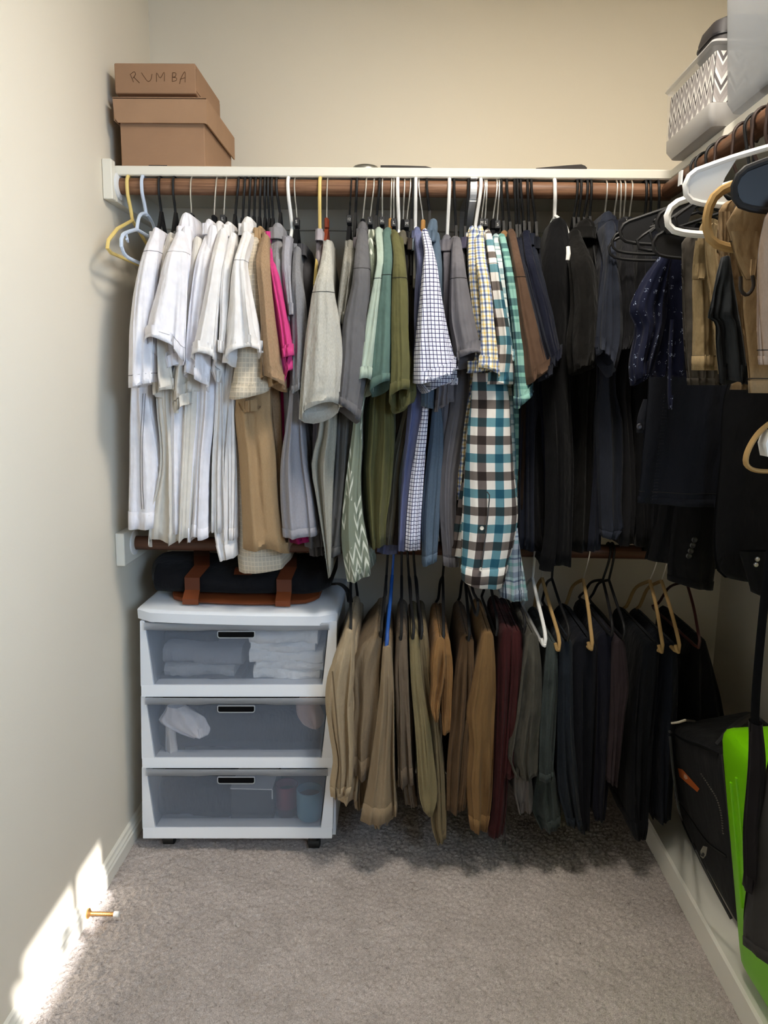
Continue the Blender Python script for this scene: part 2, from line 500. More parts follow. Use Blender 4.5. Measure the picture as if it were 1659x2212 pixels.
F = np.stack([idx[:-1, :-1], idx[:-1, 1:], idx[1:, 1:], idx[1:, :-1]], -1).reshape(-1, 4)
V = V.tolist(); F = F.tolist(); k = len(V)
V += [(XL, YFR, -.001), (XR, YFR, -.001), (XR, 1.203, -.001), (XL, 1.203, -.001)]; F.append([k, k+1, k+2, k+3])
struct(mesh('floor', V, F, CARPET), 'mottled grey beige cut pile carpet')
struct(MB().box(XL-.1, XR+.1, YFR-.1, YB+.1, ZC, ZC+.1).build('ceiling', paint('ceiling_paint', 0xf0ece2)))
struct(MB().box(XL-.1, XL, YFR-.1, YB+.1, -.1, ZC).build('wall_left', WALL))
struct(MB().box(XL, XR, YB, YB+.1, -.1, ZC).build('wall_back', WALL))
WY0, WY1, WZ0, WZ1 = -.72, .32, 1.40, 2.38
m = MB()
m.box(XR, XR+.1, WY1, YB+.1, -.1, ZC).box(XR, XR+.1, YFR-.1, WY0, -.1, ZC).box(XR, XR+.1, WY0, WY1, -.1, WZ0).box(XR, XR+.1, WY0, WY1, WZ1, ZC)
struct(m.build('wall_right', WALL))
m = MB(); m.box(XL, -.66, YFR-.1, YFR, -.1, ZC).box(.46, XR, YFR-.1, YFR, -.1, ZC).box(-.66, .46, YFR-.1, YFR, 2.05, ZC)
struct(m.build('wall_front', WALL))
dr_ = struct(MB().box(-.66, .46, YFR-.06, YFR-.02, 0, 2.05).build('door_1', TRIM), 'white panel door behind the camera')
for x0_, x1_ in ((-.54, -.16), (-.04, .34)):
    for z0_, z1_ in ((.2, .95), (1.1, 1.85)): MB().box(x0_, x1_, YFR-.02, YFR-.012, z0_, z1_, .006).build('panel', TRIM, dr_)
w = MB()
for y in (WY0, WY1-.04): w.box(XR+.01, XR+.07, y, y+.04, WZ0, WZ1)
for z in (WZ0, WZ1-.04): w.box(XR+.01, XR+.07, WY0+.04, WY1-.04, z, z+.04)
wo = struct(w.build('window_1', TRIM), 'white sash window in the right wall behind the camera')
MB().box(XR+.025, XR+.05, WY0+.04, WY1-.04, 1.95, 1.975).build('glazing_bar', TRIM, wo)
MB().box(XR+.025, XR+.05, -.26, -.235, WZ0+.04, WZ1-.04).build('glazing_bar', TRIM, wo)
MB().box(XR+.025, XR+.05, .085, .097, WZ0+.04, WZ1-.04).build('glazing_bar', TRIM, wo)
MB().box(XR+.035, XR+.039, WY0+.04, WY1-.04, WZ0+.04, WZ1-.04).build('pane', frosted('pane_glass', 0xffffff, .06, .05), wo)
struct(MB().box(XR+.1, XR+1.15, WY0-.8, WY1+1.2, 2.46, 2.54).build('sun_block_overhang', TRIM), 'added overhang outside the side window, blocking the high sun')  # unseen overhang, added to keep the sun off the upper left wall
# garden shrub outside that window: its leaves dapple the sunlight on the left wall
rng = random.Random(11); sh = MB()
wc = Vector((XR, -.25, 1.32)); e1 = SUND.cross(Vector((0, 0, 1))).normalized(); e2 = e1.cross(SUND).normalized()
for i in range(420):
    a, b = rng.uniform(-.62, .62), rng.uniform(-.55, .55)
    if (-.44 < a < -.06 and .02 < b < .42 and rng.random() < .86) or (.18 < a < .24 and .05 < b < .22): continue
    c = wc+SUND*rng.uniform(1.0, 1.9)+e1*a+e2*b
    d1 = Vector((rng.uniform(-1, 1), rng.uniform(-1, 1), rng.uniform(-1, 1))).normalized(); d2 = d1.orthogonal().normalized()
    L, W_ = rng.uniform(.06, .10), rng.uniform(.03, .05)
    sh.add([c-d1*L, c+d2*W_, c+d1*L, c-d2*W_], [(0, 1, 2, 3)])
so = sh.build('garden_shrub', fabric(0x3f5a2c)); tag(so, 'leafy green garden shrub outside the side window', 'shrub', kind='stuff')
# skirting boards
def skirting(name, pts, axis, a, b): struct(MB().prism(pts, axis, a, b).build(name, TRIM))
prof = [(0, 0), (.018, 0), (.018, .036), (.0145, .041), (.0145, .047), (.010, .052), (.008, .060), (0, .063)]
skirting('baseboard_left', [(XL+x, z) for x, z in prof], 1, YFR, YB)
skirting('baseboard_back', [(YB-x, z) for x, z in prof], 0, XL, XR)
PLX, PLZ = .782, .073
pl = MB(); pl.prism([(PLX, 0), (XR, 0), (XR, PLZ), (PLX+.006, PLZ), (PLX, PLZ-.006)], 1, YFR, YB)
struct(pl.build('trim_1', TRIM), 'low white painted plinth along the right wall')

# ------------------------------------------------------------------ shelf, rods, brackets
SH_T, SH_B, SH_Y, SH_X = 1.974, 1.949, 2.18, .70
sf = thing('wall_shelf', (0, SH_Y, SH_T), 'long white wall shelf above the hanging shirts, turning the corner to the right', 'shelf')
MB().box(XL+.002, XR-.001, SH_Y, YB-.001, SH_B, SH_T, .003).build('board', TRIM, sf)
MB().box(SH_X, XR-.001, .3, SH_Y-.0005, SH_B, SH_T, .003).build('board', TRIM, sf)
MB().box(XL+.001, XL+.027, 2.15, SH_Y-.001, 1.881, 1.984, .002).box(XL+.001, XL+.027, SH_Y, YB-.002, 1.881, SH_B-.0005).build('end_cleat', TRIM, sf)
MB().box(XL+.03, XR-.03, YB-.02, YB-.001, 1.885, SH_B-.0005).build('back_cleat', WALL, sf)
MB().box(XR-.02, XR-.001, .3, YB-.025, 1.885, SH_B-.0005).build('side_cleat', TRIM, sf)
RODZ, RODY, RODX, RODR = 1.925, 2.2, .70, .0215
ring = MB(); ring.lathe((XL+.027, RODY, RODZ), [(.036, 0), (.036, .004), (.026, .008), (.0225, .008), (.0225, 0)], 24, 0).build('rod_socket', WHITEP, sf, True)
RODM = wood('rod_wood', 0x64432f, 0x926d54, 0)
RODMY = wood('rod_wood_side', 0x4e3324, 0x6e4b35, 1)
r1 = MB(); r1.tube([(XL+.028, RODY, RODZ), (-.3, RODY, RODZ), (.3, RODY, RODZ-.001), (RODX+.01, RODY, RODZ-.004)], RODR, 24)
o = r1.build('closet_rod', RODM, None, True); tag(o, 'long brown wooden closet rod carrying the shirts under the shelf', 'rod')
r2 = MB(); r2.tube([(RODX, RODY-.024, RODZ-.004), (RODX, 1.2, RODZ-.004), (RODX, .3, RODZ-.004)], RODR, 24)
o = r2.build('closet_rod', RODMY, None, True); tag(o, 'dark brown wooden rod running along the right side towards the camera', 'rod')
LRZ = .925
r3 = MB(); r3.tube([(XL+.028, RODY, LRZ), (XR-.002, RODY, LRZ)], .0205, 24)
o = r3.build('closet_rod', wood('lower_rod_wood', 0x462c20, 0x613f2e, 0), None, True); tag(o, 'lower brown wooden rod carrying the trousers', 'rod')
lc = thing('rod_bracket_block', (XL+.013, 2.16, .88), 'small white block on the left wall holding the lower rod', 'bracket')
MB().box(XL+.001, XL+.027, 2.12, 2.34, .872, .968, .002).build('block', TRIM, lc)
MB().lathe((XL+.027, RODY, LRZ), [(.036, 0), (.036, .004), (.026, .008), (.0212, .008), (.0212, 0)], 24, 0).build('rod_socket', WHITEP, lc, True)
# centre bracket
bx = float(UY(1024, 400, 2.17)[0]); bk = thing('shelf_bracket', (bx, 2.2, SH_B), 'white metal shelf bracket cradling the upper rod in its middle', 'bracket')
MB().box(bx-.009, bx+.009, 2.17, YB-.022, SH_B-.004, SH_B-.0008).build('arm', WHITEP, bk)
MB().box(bx-.009, bx+.009, YB-.024, YB-.021, 1.72, SH_B-.004).build('wall_plate', WHITEP, bk)
cr = MB(); a = []
for i in range(13):
    an = math.radians(150+180*i/12-0); a.append((2.2+math.cos(an)*.0245, RODZ-.001+math.sin(an)*.0245))
a = [(2.2-.0245*math.cos(math.radians(d)), RODZ-.001-.0245*math.sin(math.radians(d))) for d in range(-35, 190, 15)]
rr = []
for (y, z) in a:
    n_ = np.array([y-2.2, z-RODZ]); n_ /= np.linalg.norm(n_)
    rr.append([(bx-.009, y, z), (bx+.009, y, z), (bx+.009, y+n_[0]*.003, z+n_[1]*.003), (bx-.009, y+n_[0]*.003, z+n_[1]*.003)])
cr.rings(rr).build('cradle', WHITEP, bk)
MB().prism([(2.225, RODZ-.02), (2.195, RODZ-.0285), (2.19, RODZ-.034), (2.40, RODZ-.11), (2.574, 1.73), (2.574, 1.745), (2.40, RODZ-.097)], 0, bx-.009, bx+.009).build('brace', WHITEP, bk)
MB().box(bx-.009, bx+.009, 2.168, 2.171, RODZ+.0225, SH_B-.004).build('front_tab', WHITEP, bk)
b2 = thing('shelf_bracket', (RODX+.01, 2.02, RODZ), 'white metal bracket under the right rod close to the corner', 'bracket')
MB().prism([(RODX+.0, RODZ-.03), (RODX+.02, RODZ-.036), (1.085, 1.72), (1.085, 1.735), (RODX+.03, RODZ-.026)], 1, 2.01, 2.03).build('brace', WHITEP, b2)
MB().box(1.085, 1.0885, 2.01, 2.03, 1.70, 1.884).build('wall_plate', WHITEP, b2)
MB().box(RODX-.028, RODX-.0235, 2.01, 2.03, RODZ-.03, RODZ+.004).build('cradle', WHITEP, b2)

# ------------------------------------------------------------------ cardboard boxes
CB = cardboard(0x9d7a5e); CBD = cardboard(0x8a6344)
def zpx(px, py, Y): return float(UY(px, py, Y)[2])
zb1, zb2 = SH_T+.001, zpx(350, 268, 2.19)
zl = zpx(350, 213, 2.19); zt0 = zl+.002; zt = zpx(300, 138, 2.20)
bt = thing('cardboard_box', (-.66, 2.2, zt0), 'flat brown cardboard box with handwriting, top of the stack on the shelf', 'box')
MB().box(-.790, -.572, 2.195, 2.47, zt0+.012, zt, .002).build('body', CB, bt)
MB().box(-.784, -.578, 2.215, 2.465, zt0, zt0+.012).build('bottom', CBD, bt)
MB().box(-.572, -.5705, 2.20, 2.465, zt0+.02, zt-.012).build('side_flap', CB, bt)
ink = plastic(0x4f3624, .8, .1)
strokes = [[(441, 262), (458, 300), (473, 338)], [(447, 262), (480, 240), (492, 262), (478, 290), (468, 300)], [(478, 292), (505, 320), (530, 346)],
           [(548, 250), (575, 290), (610, 332), (635, 318), (648, 262)], [(690, 335), (692, 250), (725, 300), (762, 245), (765, 330)],
           [(838, 332), (842, 250)], [(842, 250), (872, 255), (868, 285), (843, 292), (880, 300), (876, 322), (838, 332)],
           [(908, 355), (922, 300), (958, 240), (960, 340)], [(912, 312), (958, 296)]]
lt = MB()
for s in strokes:
    P = [UY(180+x/4.366, 100+y/4.366, 2.195)+np.array([0, -.0002, 0]) for x, y in s]; lt.tube(crom(P, 3*len(P)), .0007, 5, flat=1.0)
o = lt.build('handwriting', ink, bt, True, 'faint handwritten word RUMBA')
bb = thing('cardboard_box', (-.66, 2.2, zb1), 'tall brown cardboard box with a deep lid, bottom of the stack on the shelf', 'box')
MB().box(-.780, -.551, 2.192, 2.52, zb1, zl-.006, .002).build('body', CB, bb)
ld = MB(); ld.box(-.793, -.541, 2.180, 2.525, zl-.004, zl)
ld.prism([(-.793, zl-.002), (-.541, zl-.002), (-.541, zb2-.002), (-.549, zb2), (-.781, zb2), (-.790, zb2+.012)], 1, 2.180, 2.184)
ld.box(-.545, -.541, 2.184, 2.525, zb2, zl-.004).box(-.793, -.789, 2.184, 2.525, zb2+.006, zl-.004).build('lid', cardboard(0xa58265), bb)
MB().box(-.705, -.655, 2.190, 2.1935, zb1+.0003, zb1+.003).build('slot', plastic(0x2a1a10, .9), bb)
# small things on the shelf top
gd = thing('round_tin', UY(790, 357, 2.26), 'round silver tin lying on the white shelf', 'tin')
cxz = UY(790, 360, 2.26); ct = (float(cxz[0]), 2.26, SH_T)
MB().lathe(ct, [(.036, .0005), (.040, .004), (.040, .012), (.037, .016)], 28).build('body', metal(0xb0b0ad, .35), gd, True)
MB().lathe(ct, [(.037, .016), (.034, .0205), (.024, .0235), (.004, .0245)], 28).build('lid', metal(0x9a9a98, .22), gd, True)
def strap(name, label, pts, mat, Y, wid=.035):
    up = MB(); rr = []
    for px, py, th in pts:
        p = UY(px, py, Y); z1 = max(SH_T+.001+th, float(p[2])); rr.append([(p[0], Y, SH_T+.0008), (p[0], Y+wid, SH_T+.0008), (p[0], Y+wid, z1), (p[0], Y, z1)])
    o = up.rings(rr).build(name, mat); return tag(o, label, name.replace('_', ' '))
strap('belt', 'flat black belt lying on the white shelf beside a silver tin', [(822, 357, .010), (850, 357, .011), (890, 358, .011), (920, 359, .009), (932, 362, .003)], plastic(0x2c2723, .6), 2.27)
strap('cap_brim', 'thin dark curved object lying on the right half of the back shelf', [(1158, 363, .001), (1190, 360, .006), (1225, 357, .011), (1256, 355, .014), (1264, 358, .012), (1268, 362, .004)], plastic(0x2a2524, .7), 2.26, .10)

# ------------------------------------------------------------------ bins on the right shelf
ZS = SH_T+.001
B0 = U(1449, 333, 2, ZS); A0 = U(1531, 268, 2, ZS)
ztop = float(UY(1528, 85, A0[1])[2])
bn = thing('storage_bin', (A0[0]+.1, A0[1], ZS), 'clear plastic bin with grey zigzag lining on the right shelf', 'storage bin')
XA, YA = float(A0[0]), float(A0[1]); YBb = float(U(1440, 260, 0, XA)[1]); XC = XA+.28
def rrect(x0, x1, y0, y1, z, r, n=4):
    out = []
    for cx_, cy_, a0 in ((x1-r, y1-r, 0), (x0+r, y1-r, 90), (x0+r, y0+r, 180), (x1-r, y0+r, 270)):
        for k in range(n+1):
            an = math.radians(a0+90*k/n); out.append((cx_+r*math.cos(an), cy_+r*math.sin(an), z))
    return out
CLEAR = frosted('clear_plastic', 0xd8d6d6, .12, .18)
MB().rings([rrect(XA+.012, XC-.012, YA+.012, YBb-.012, ZS, .014), rrect(XA+.001, XC-.001, YA+.001, YBb-.001, ZS+.018, .014), rrect(XA, XC, YA, YBb, ZS+.045, .012)]).build('base_tray', frosted('tray_plastic', 0xb9b6b4, .85, .3), bn, True)
MB().rings([rrect(XA, XC, YA, YBb, ZS+.0455, .012), rrect(XA-.004, XC+.004, YA-.004, YBb+.004, ztop-.012, .012)], False, False).build('wall', CLEAR, bn, True)
MB().rings([rrect(XA-.004, XC+.004, YA-.004, YBb+.004, ztop-.012, .012), rrect(XA-.009, XC+.009, YA-.009, YBb+.009, ztop-.006, .012), rrect(XA-.006, XC+.006, YA-.006, YBb+.006, ztop, .012)], False, True).build('lid', frosted('lid_plastic', 0xc9c8c8, .5, .25), bn, True)
q = .005; hgt = ztop-.02-ZS-.047
for nm, pa, pb in (('lining', (XA+q, YBb-q), (XA+q, YA+q)), ('lining', (XA+q, YA+q), (XC-q, YA+q)), ('lining', (XC-q, YA+q), (XC-q, YBb-q)), ('lining', (XC-q, YBb-q), (XA+q, YBb-q))):
    L_ = math.dist(pa, pb); V = []
    for z in (ZS+.047, ztop-.02):
        V += [(*pa, z), (*pb, z)]
    nrm_ = np.array([pb[1]-pa[1], -(pb[0]-pa[0]), 0])/L_*-.0015
    V2 = [tuple(np.array(v)+nrm_) for v in V]
    mesh(nm, V+V2, [(0, 1, 3, 2), (4, 6, 7, 5), (0, 2, 6, 4), (1, 5, 7, 3), (0, 4, 5, 1), (2, 3, 7, 6)], chevron('zigzag_lining', 0x9d9694, 0xe6e2dc, 30.0, 17.0, .58, False, 0x3a3234, 1.0), bn, np.array([(0, 0), (L_, 0), (0, hgt), (L_, hgt)]*2)*np.array([1, -1]), False)
Yl = float(U(1501, 118, 0, XA)[1]); zc0 = ztop+.001; zc1 = max(zc0+.06, float(UY(1540, 45, Yl-.05)[2]))
dk = thing('storage_case', (XA+.1, Yl-.12, zc0), 'black rounded case resting on top of the zigzag bin', 'case')
y0_, y1_ = YA+.02, Yl+.03
MB().rings([rrect(XA+.01, XC-.03, y0_, y1_, zc0, .03), rrect(XA+.008, XC-.03, y0_, y1_, zc1-.03, .03), rrect(XA+.012, XC-.034, y0_+.004, y1_-.006, zc1-.012, .03), rrect(XA+.03, XC-.05, y0_+.02, y1_-.025, zc1, .03)]).build('shell', plastic(0x282426, .6), dk, True)
MB().rings([rrect(XA+.006, XC-.028, y0_-.002, y1_+.002, zc1-.045, .03), rrect(XA+.006, XC-.028, y0_-.002, y1_+.002, zc1-.040, .03)]).build('zip_line', plastic(0x17151a, .4), dk, True)
tb = thing('storage_tub', (.88, 1.45, ZS), 'large cloudy white plastic tub at the near end of the right shelf', 'storage tub')
G0 = U(1584, 232, 2, ZS); gx0, gy1 = float(G0[0]), float(G0[1])+.055
MB().rings([rrect(gx0+.012, 1.08, 1.22, gy1-.012, ZS, .015, 6), rrect(gx0+.002, 1.085, 1.21, gy1-.002, ZS+.02, .018, 6), rrect(gx0-.018, 1.095, 1.19, gy1+.02, ZS+.33, .02, 6)], True, False).build('tub', frosted('tub_plastic', 0x9ea2a8, .62, .4), tb, True)
MB().rings([rrect(gx0-.03, 1.10, 1.18, gy1+.03, ZS+.325, .05, 6), rrect(gx0-.03, 1.10, 1.18, gy1+.03, ZS+.35, .05, 6)]).build('lid', WHITEP, tb, True)
bl = thing('folded_blanket', (.88, 1.45, ZS+.01), 'cream blanket inside the cloudy white tub', 'blanket')
MB().rings([rrect(gx0+.05, 1.04, 1.27, gy1-.08, ZS+.06, .05, 6), rrect(gx0+.04, 1.04, 1.26, gy1-.09, ZS+.16, .06, 6), rrect(gx0+.07, 1.02, 1.29, gy1-.13, ZS+.26, .06, 6)]).build('fold', fabric(0xd8c9ae), bl, True)
MB().rings([rrect(gx0+.03, 1.05, 1.25, gy1-.06, ZS+.022, .05, 6), rrect(gx0+.03, 1.05, 1.25, gy1-.06, ZS+.058, .05, 6)]).build('fold', fabric(0x6f7178), bl, True)

# ------------------------------------------------------------------ drawer tower
YD = 2.09
def Dp(x, y, dY=0.0): return UY(x, y, YD+dY)
dt = thing('drawer_tower', (-.475, 2.3, 0), 'white plastic drawer tower with three see-through drawers on the carpet', 'drawer unit')
CART = plastic(0xeaeff7, .42)
DR = [(1344, 1361, 1480), (1506, 1522, 1637), (1660, 1676, 1788)]     # rim top, rim bottom, face bottom
TOPY, BOTY = 1322, 1811
def xo(y, s): f = (y-TOPY)/(BOTY-TOPY); return (302+6*f) if s < 0 else (728-10*f)     # outer edge
def xi(i, y, s):
    a, b, c = DR[i]; f = (y-a)/(c-a); sk = (y-1340)/470
    return (312+5*sk+18*f) if s < 0 else (711-5*sk-13*f)
fr = MB()
def slab(pts, y0, y1, ins=0.0):
    fr.rings([[UY(x, y, y0) for x, y in pts], [UY(x, y, y0)+np.array([0, y1-y0, 0]) for x, y in pts]])
for i, (a, b, c) in enumerate(DR):
    for s in (-1, 1):
        e = 1.2*s
        slab([(xo(a, s), a-2), (xo(c, s), c+2), (xi(i, c, s), c+2), (xi(i, a, s), a-2)], YD, YD+.035)
prev = None
for (y0, y1) in ((1480, 1505), (1637, 1659), (1788, 1811)):
    ed = y0 if True else 0
    fr.rings([[UY(xo(y0, -1)+1, y0, YD-.0), UY(xo(y0, 1)-1, y0, YD-.0), UY(xo(y1, 1)-1, y1, YD-.006), UY(xo(y1, -1)+1, y1, YD-.006)],
              [UY(xo(y0, -1)+1, y0, YD)+np.array([0, .05, .0]), UY(xo(y0, 1)-1, y0, YD)+np.array([0, .05, 0]), UY(xo(y1, 1)-1, y1, YD)+np.array([0, .05, 0]), UY(xo(y1, -1)+1, y1, YD)+np.array([0, .05, 0])]])
fr.build('front_frame', CART, dt)
xl0, xr0 = float(Dp(304, 1500)[0]), float(Dp(724, 1500)[0])
zbot, ztp = float(Dp(510, 1812)[2]), float(Dp(510, 1343)[2])
MB().box(xl0, xl0+.01, YD+.036, 2.47, zbot, ztp).build('side_panel', CART, dt)
MB().box(xr0-.01, xr0, YD+.036, 2.47, zbot, ztp).build('side_panel', CART, dt)
MB().box(xl0+.01, xr0-.01, 2.46, 2.47, zbot, ztp).build('back_panel', CART, dt)
MB().box(xl0+.01, xr0-.01, YD+.051, 2.459, zbot, zbot+.008).build('bottom_panel', CART, dt)
# top slab with a bowed front lip
tp = MB(); R_ = []
zt1 = float(Dp(510, 1318)[2])
def outline(z, ins):
    P = []; x0, x1 = xl0-.004+ins, xr0+.004-ins; y1 = 2.475-ins
    for k in range(13):
        f = k/12; x = x0+(x1-x0)*f; c = 1-(2*f-1)**2
        r = .028*max(0, abs(2*f-1)-.86)/.14
        P.append((x, YD-.012-.014*c+ins+r, z))
    P += [(x1, y1, z), (x0, y1, z)]
    return P
tp.rings([outline(ztp-.001, 0), outline(zt1-.008, -.001), outline(zt1-.002, .004), outline(zt1, .012)])
tp.build('top', CART, dt, True)
DRAWER = frosted('drawer_plastic', 0x98a4b8, .21, .28)
RIM = frosted('drawer_rim_plastic', 0xaeb3bb, .62, .3)
for i, (a, b, c) in enumerate(DR):
    L = lambda y, s, o=2.0: xi(i, y, s)-s*o
    zf0 = float(Dp(510, c-1)[2]); zf1 = float(Dp(510, b)[2])
    P = [Dp(L(b, -1), b, .004), Dp(L(b, 1), b, .004), Dp(L(c, 1), c-1, .004), Dp(L(c, -1), c-1, .004)]
    back = [p+np.array([0, .34, 0]) for p in P]
    tub = MB(); tub.rings([[P[0], P[1], P[2], P[3]], [p+np.array([0, .002, 0]) for p in P]])     # front sheet
    d = tub.build('drawer', DRAWER, dt)
    sd = MB()
    sd.rings([[P[3], P[2], P[2]+[0, 0, .003], P[3]+[0, 0, .003]], [back[3], back[2], back[2]+[0, 0, .003], back[3]+[0, 0, .003]]])
    for p0, p1, b0, b1, w_ in ((P[0], P[3], back[0], back[3], .002), (P[1], P[2], back[1], back[2], -.002)):
        sd.rings([[p0+[0, .003, 0], p1+[0, .003, .004], p1+[w_, .003, .004], p0+[w_, .003, 0]], [b0, b1+[0, 0, .004], b1+[w_, 0, .004], b0+[w_, 0, 0]]])
    sd.build('drawer_shell', DRAWER, d)
    rm = MB(); rr = []
    rows_ = [(a+1, .0), (a+1, -.012), (a+4, -.015), (b-4, -.013), (b, -.006), (b, .003)]
    n_ = 15; rg = []
    for (yy, dy_) in rows_:
        ring_ = []
        for k in range(n_):
            f = k/(n_-1); x = xi(i, a, -1)-1+(xi(i, a, 1)-xi(i, a, -1)+2)*f; c_ = 1-(2*f-1)**2
            sag = (4.0*c_ if i == 0 else 1.5*c_)+((-3 if .30 < f < .70 and yy > a+6 else 0))
            ring_.append(Dp(x, yy+sag*.6, dy_-.004*c_))
        rg.append(ring_)
    V = [p for r in rg for p in r]; F = [(j*n_+k, j*n_+k+1, (j+1)*n_+k+1, (j+1)*n_+k) for j in range(len(rg)-1) for k in range(n_-1)]
    mesh('rim', V, F, RIM, d, None, True)
    # handle opening, its shade drawn as a dark plate
    y0 = b+4; y1 = b+16; x0, x1 = 471, 549
    def rr2(ex, dY, n=4):
        out = []
        for (qx, qy, a0) in ((x1-4, y1-4, 0), (x0+4, y1-4, 90), (x0+1.5, y0+1.5, 180), (x1-1.5, y0+1.5, 270)):
            r0 = (4 if a0 < 180 else 1.5)+ex
            for k in range(n+1):
                an = math.radians(a0+90*k/n); out.append(Dp(qx+r0*math.cos(an), qy+r0*math.sin(an), dY))
        return out
    MB().rings([rr2(0, .0005), rr2(0, .003)]).build('handle_shade_plate', plastic(0x0c0c0e, .8, .1), d)
    e0 = rr2(2.0, -.0005); e1 = rr2(0.0, -.0005); V = e0+e1; n2 = len(e0)
    mesh('handle_rim', V+[p+np.array([0, .004, 0]) for p in e0+e1], [(k, (k+1) % n2, n2+(k+1) % n2, n2+k) for k in range(n2)]+[(k, 2*n2+k, 2*n2+(k+1) % n2, (k+1) % n2) for k in range(n2)]+[(n2+k, n2+(k+1) % n2, 3*n2+(k+1) % n2, 3*n2+k) for k in range(n2)], frosted('handle_rim_plastic', 0xc8ccd2, .75, .3), d, None, False)
BLK = plastic(0x161616, .55)
for x, y in ((358, YD+.035), (676, YD+.035), (358, 2.42), (676, 2.42)):
    p = Dp(x, 1815); xx = float(p[0])
    cs = MB(); cs.box(xx-.012, xx+.012, y-.016, y+.016, .026, zbot+.001, .003).build('caster', BLK, dt)
    cc = dt.children[-1] if False else [c for c in dt.children if c.name.startswith('caster')][-1]
    MB().lathe((xx, y, .0155), [(.010, -.019), (.0175, -.016), (.0175, .016), (.010, .019)], 20, 0).build('wheel', BLK, cc, True)

def pile(name, label, cat, mat, layers, group=None):
    """folded cloth: layers of (x0, x1, y0, y1 photograph box at depth Y, Y, depth)"""
    o = None
    x0, x1, y0, y1, Y, dep = layers
    a, b = UY(x0, y1, Y), UY(x1, y0, Y); rng = random.Random(int(x0*7+y0))
    V = []; n = 18; rg = []
    h = float(b[2]-a[2])
    for j in range(7):
        z = j/6; ins = .35*h*(1-math.sqrt(max(0, 1-(2*z-1)**2)))
        r = []
        for k in range(n):
            f = k/(n-1); r.append((a[0]+(b[0]-a[0])*f, Y+ins+.006*math.sin(7*f+x0)+.003*rng.uniform(-1, 1), a[2]+h*z+.0035*math.sin(5*f+y0)*z+.002*rng.uniform(-1, 1)))
        for k in range(n):
            f = 1-k/(n-1); r.append((a[0]+(b[0]-a[0])*f, Y+dep-ins, a[2]+h*z))
        rg.append(r)
    m_ = MB().rings(rg); o = m_.build(name, mat, None, True); return tag(o, label, cat, group)
TW = fabric(0xffffff, 0, 1.2)
for k, (x0, x1, y0, y1) in enumerate(((547, 690, 1446, 1471), (553, 698, 1431, 1447), (539, 697, 1409, 1431), (541, 680, 1391, 1409), (537, 686, 1366, 1391))):
    pile('folded_towel', ['white folded towel with frayed edge, lowest of the towel stack in the top drawer', 'thin white folded towel, second from the bottom of the towel stack', 'thick white folded towel, middle of the towel stack in the drawer', 'white folded towel, second from the top of the towel stack', 'cream white folded towel on top of the towel stack'][k], 'towel', TW, (x0, x1, y0, y1, YD+.045, .22), 'towels in the top drawer')
pile('folded_shirt', 'charcoal folded shirt lying lowest at left in the top drawer', 'folded shirt', fabric(0x5c5e64), (345, 520, 1462, 1477, YD+.05, .24))
pile('folded_shirt', 'light grey folded shirt in the middle of the left pile in the top drawer', 'folded shirt', fabric(0xa9aab0), (355, 505, 1438, 1462, YD+.05, .24))
pile('folded_shirt', 'mid grey folded shirt at left in the top drawer, on top of its pile', 'folded shirt', fabric(0x8b8d95), (352, 520, 1402, 1438, YD+.055, .24))
pile('dark_clothes', 'dark grey crumpled clothes at the back left of the top drawer', 'clothes', fabric(0x43464e), (358, 470, 1366, 1401, YD+.12, .2))
pile('dark_clothes', 'dark navy clothes filling the middle drawer', 'clothes', fabric(0x2c3038), (345, 690, 1528, 1632, YD+.10, .22))
cl_rows = [(1524, 362, 398), (1538, 356, 424), (1556, 346, 1548, 440), (1572, 366, 1562, 446), (1584, 392, 1574, 450), (1592, 418, 1588, 446)]
wc_ = thing('white_cloth', UY(400, 1555, YD+.03), 'crumpled white cloth pressed against the front of the middle drawer', 'cloth')
cloth('fold', cl_rows, [(0, YD+.02), (1, YD+.015)], [(0, .04), (1, .04)], fabric(0xece9ee), wc_, 5, N=14)
cloth('fold', [(1536, 356, 374), (1580, 358, 376), (1630, 357, 384)], [(0, YD+.035), (1, YD+.03)], [(0, .03), (1, .03)], fabric(0xd7d3d2), wc_, 6, N=10)  # pale strip stands in for the white cloth's reflection
pk = thing('rolled_sock', UY(672, 1545, YD+.03), 'dusty pink rolled sock at the right end of the middle drawer', 'sock')
cloth('roll', [(1523, 640, 690), (1545, 645, 696), (1562, 655, 695), (1572, 670, 688)], [(0, YD+.02), (1, YD+.02)], [(0, .06), (1, .06)], fabric(0xb9a09a), pk, 8, N=12, cap=1)
pile('dark_clothes', 'dark crumpled clothes at left in the bottom drawer', 'clothes', fabric(0x2e3139), (345, 495, 1690, 1780, YD+.08, .24))
pb = thing('flat_box', UY(545, 1745, YD+.06), 'dark box with a pale lid edge in the bottom drawer', 'box')
p0, p1 = UY(500, 1780, YD+.07), UY(587, 1706, YD+.07)
MB().box(float(p0[0]), float(p1[0]), YD+.07, YD+.25, float(p0[2])+.004, float(p1[2]), .002).build('body', cardboard(0x3d4048), pb)
MB().box(float(p0[0])-.001, float(p1[0])+.001, YD+.068, YD+.252, float(p1[2]), float(p1[2])+.003).build('lid', cardboard(0xe0e0e2), pb)
MB().box(float(p1[0]), float(p1[0])+.003, YD+.068, YD+.071, float(p1[2])-.03, float(p1[2])).build('corner_edge', cardboard(0xe0e0e2), pb)
